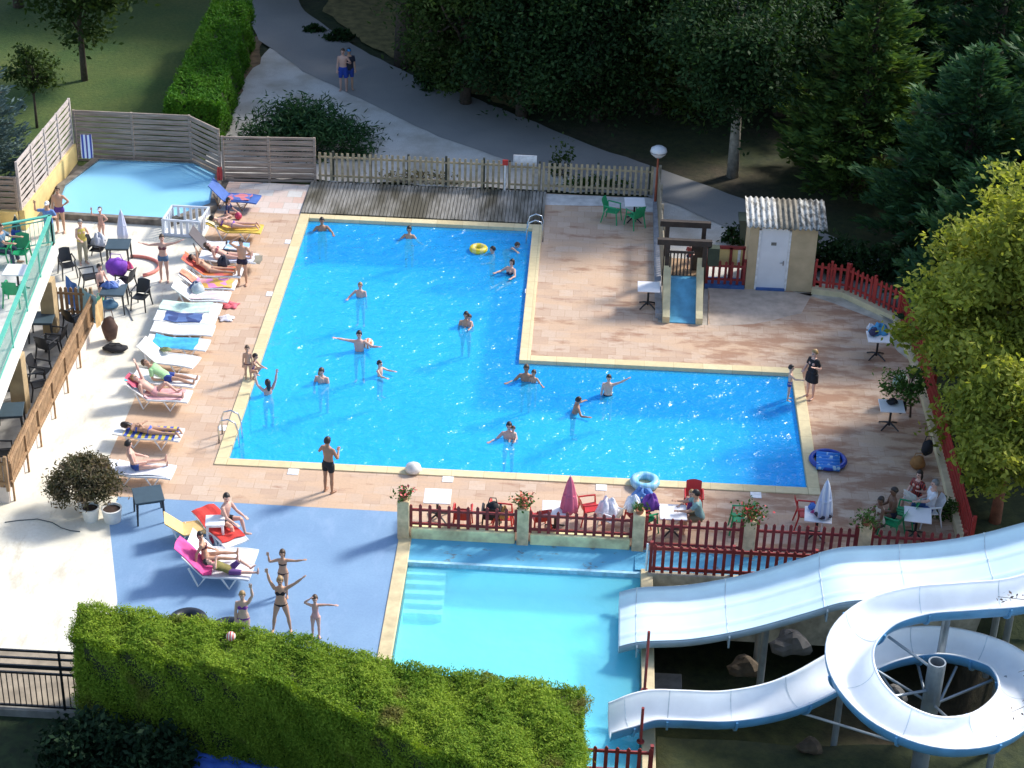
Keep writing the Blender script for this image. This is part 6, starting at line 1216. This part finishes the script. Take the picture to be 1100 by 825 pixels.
person('bare-backed person with cropped hair seated next to the strap top',0,0,0,262,t=(0,.1,1),h=1.70,arms=('lap','lap'),legs=('sit','sit'),rest='seat',at=G(959,553,.45),dz=.43,skin='deep',hair=('dark','crop'),wear=(('trunks',(.02,.02,.04)),))
person('man in a white polo shirt and jeans seated behind the right white table',0,0,0,262,t=(0,-.05,1),h=1.78,arms=('lap','fwd'),legs=('sit','sit'),rest='seat',at=G(999,546,.45),dz=.43,skin='pink',hair=('grey','short'),wear=(('shirt',(.74,.74,.78)),('trousers',(.04,.09,.24))))
person('woman in a red and black patterned top seated behind the man in white',0,0,0,225,h=1.66,sex='f',arms=('lap','bent'),legs=('sit','sit'),rest='seat',at=G(984,534,.45),dz=.43,skin='pink',hair=('dark','long'),wear=(('shirt',twotone('red_black_print',(.42,.04,.03),(.03,.02,.02),6)),('trunks',BLACK)))
chair('white',984,538,45,'white plastic chair under the woman in red and black')
person('person in blue sitting at the balcony table by the picture edge',0,0,0,100,t=(0,.1,1),h=1.7,arms=('fwd','fwd'),legs=('sit','sit'),rest='seat',at=G(1,268,3.1),dz=3.08,skin='tan',hair=('dark','short'),wear=(('shirt',(.10,.18,.26)),('trousers',(.05,.06,.10))))
chair('green',0,270,-90,'green plastic chair under the person at the balcony edge',2.655)
person('toddler in a red shirt peeping over the beam of the play tower', 757,262,.95, 185,.98,'m',('fwd','fwd'),skin='pink',hair=('brown','short'),wear=(('shirt',(.40,.08,.06)),('trunks',NAVY)),at=np.array([13.12,11.35,0]))
# ---- swimmers (the water surface is at -0.09)
WZ = -.09
def swim(label, px, py, depth, face, h=1.7, **kw):
    """px, py at the waterline; depth = how much of the body is under water, from the pelvis"""
    return person(label,0,0,0,face,h=h,rest='hip',at=G(px,py,WZ),dz=WZ-depth,**kw)
swim('swimmer standing chest-deep in the far left corner of the pool',346,247,.33,170,1.7,arms=('scull','swim'),skin='brown')
swim('swimmer with dark hair standing alone at the far edge below the wooden deck',439.5,255,.36,185,1.66,arms=('swim','scull'),skin='tan',hair=('dark','bob'),sex='f')
swim('swimmer\'s head beside the yellow inflatable ring',529,272,.50,250,1.6,arms=('swim','swim'),skin='pink',hair=('dark','short'))
swim('swimmer lifting an arm next to the far right ladder',544,262,.30,120,1.5,t=(0,.8,.5),arms=('crawl','side'),legs=('bend','bend'),skin='fair',hair=('brown','short'))
swim('person in a dark swimsuit leaning back in the water near the right wall',546,295,.22,215,1.6,sex='f',t=(0,-.35,1),arms=('swim','swim'),legs=('lie','lie'),skin='pink',hair=('dark','bob'),wear=(('swimsuit',(.015,.02,.06)),))
swim('pink-shouldered swimmer in the middle of the glittering left half',387,318,.24,185,1.55,arms=('swim','down'),skin='pink',hair=('blond','short'))
swim('adult holding a child in the centre of the pool',500.5,349,.33,185,1.7,arms=('lap','fold'),skin='tan',hair=('dark','short'))
swim('child carried by the adult in the centre of the pool',504,350,.14,200,1.05,arms=('lap','fwd'),legs=('kneeup','kneeup'),skin='pink',hair=('brown','short'))
swim('man stretching an arm with the beach ball at his other side',386,376,.16,180,1.76,arms=(((.9,.2,.25),(.9,.35,.35)),((.8,.2,-.4),(.6,.5,.3))),skin='pink',hair=('dark','short'))
swim('adult bending over a child in the lower left of the pool',347,408,.30,190,1.7,t=(0,.25,1),arms=('lap','lap'),skin='pink',hair=('brown','short'))
swim('fair child held by the adult in the lower left of the pool',344,411,.10,20,.95,arms=('lap','lap'),legs=('kneeup','kneeup'),skin='fair',hair=('blond','short'))
swim('boy seen from the side, waist-deep, left of the pool\'s centre',408,403,.14,120,1.3,arms=('fwd','swim'),skin='fair',hair=('dark','short'))
swim('swimmer with long dark hair reaching up to the children at the edge',288,423,.28,330,1.64,sex='f',arms=('up',((.6,.2,.75),(.1,.3,.9))),skin='pink',hair=('dark','long'))
swim('man in the water below the inner pool corner, left one of a pair',565,408,.30,185,1.74,arms=('scull','lap'),skin='brown',hair=('brown','short'))
swim('child in the water below the inner pool corner, right one of a pair',573,410,.20,195,1.2,arms=('lap','scull'),skin='tan',hair=('brown','short'))
swim('brown-skinned boy turning with arms out in the right half of the pool',616,443,.12,75,1.45,t=(.15,.25,1),arms=('scull',((.6,.5,-.35),(.5,.8,-.1))),skin='brown',hair=('dark','short'))
swim('pale boy in black trunks raising one arm near the inner wall',653,424,.03,185,1.5,arms=('down',((.9,0,.45),(.9,0,.65))),skin='fair',hair=('dark','short'),wear=(('trunks',BLACK),))
swim('adult carrying a small child in the near half of the pool',546.5,470,.30,180,1.72,arms=('scull','fold'),skin='pink',hair=('dark','short'))
swim('small child on the arm of the adult in the near half of the pool',551,471,.08,190,.95,arms=('lap','fwd'),legs=('kneeup','kneeup'),skin='fair',hair=('brown','short'))
# dark round items showing above the hedge
for px, py, lab in ((202,669,'dark round inflatable tube behind the hedge below the sling lounger'),(246,679,'dark round inflatable tube behind the hedge by the girl in purple')):
    p = G(px, py, .1); tag(MB().torus((0,0,.14), .36, .14).build('inner_tube', mat('rubber', (.015,.02,.03), .4), smooth=True, loc=(p[0],p[1],0)), lab, 'swim ring')
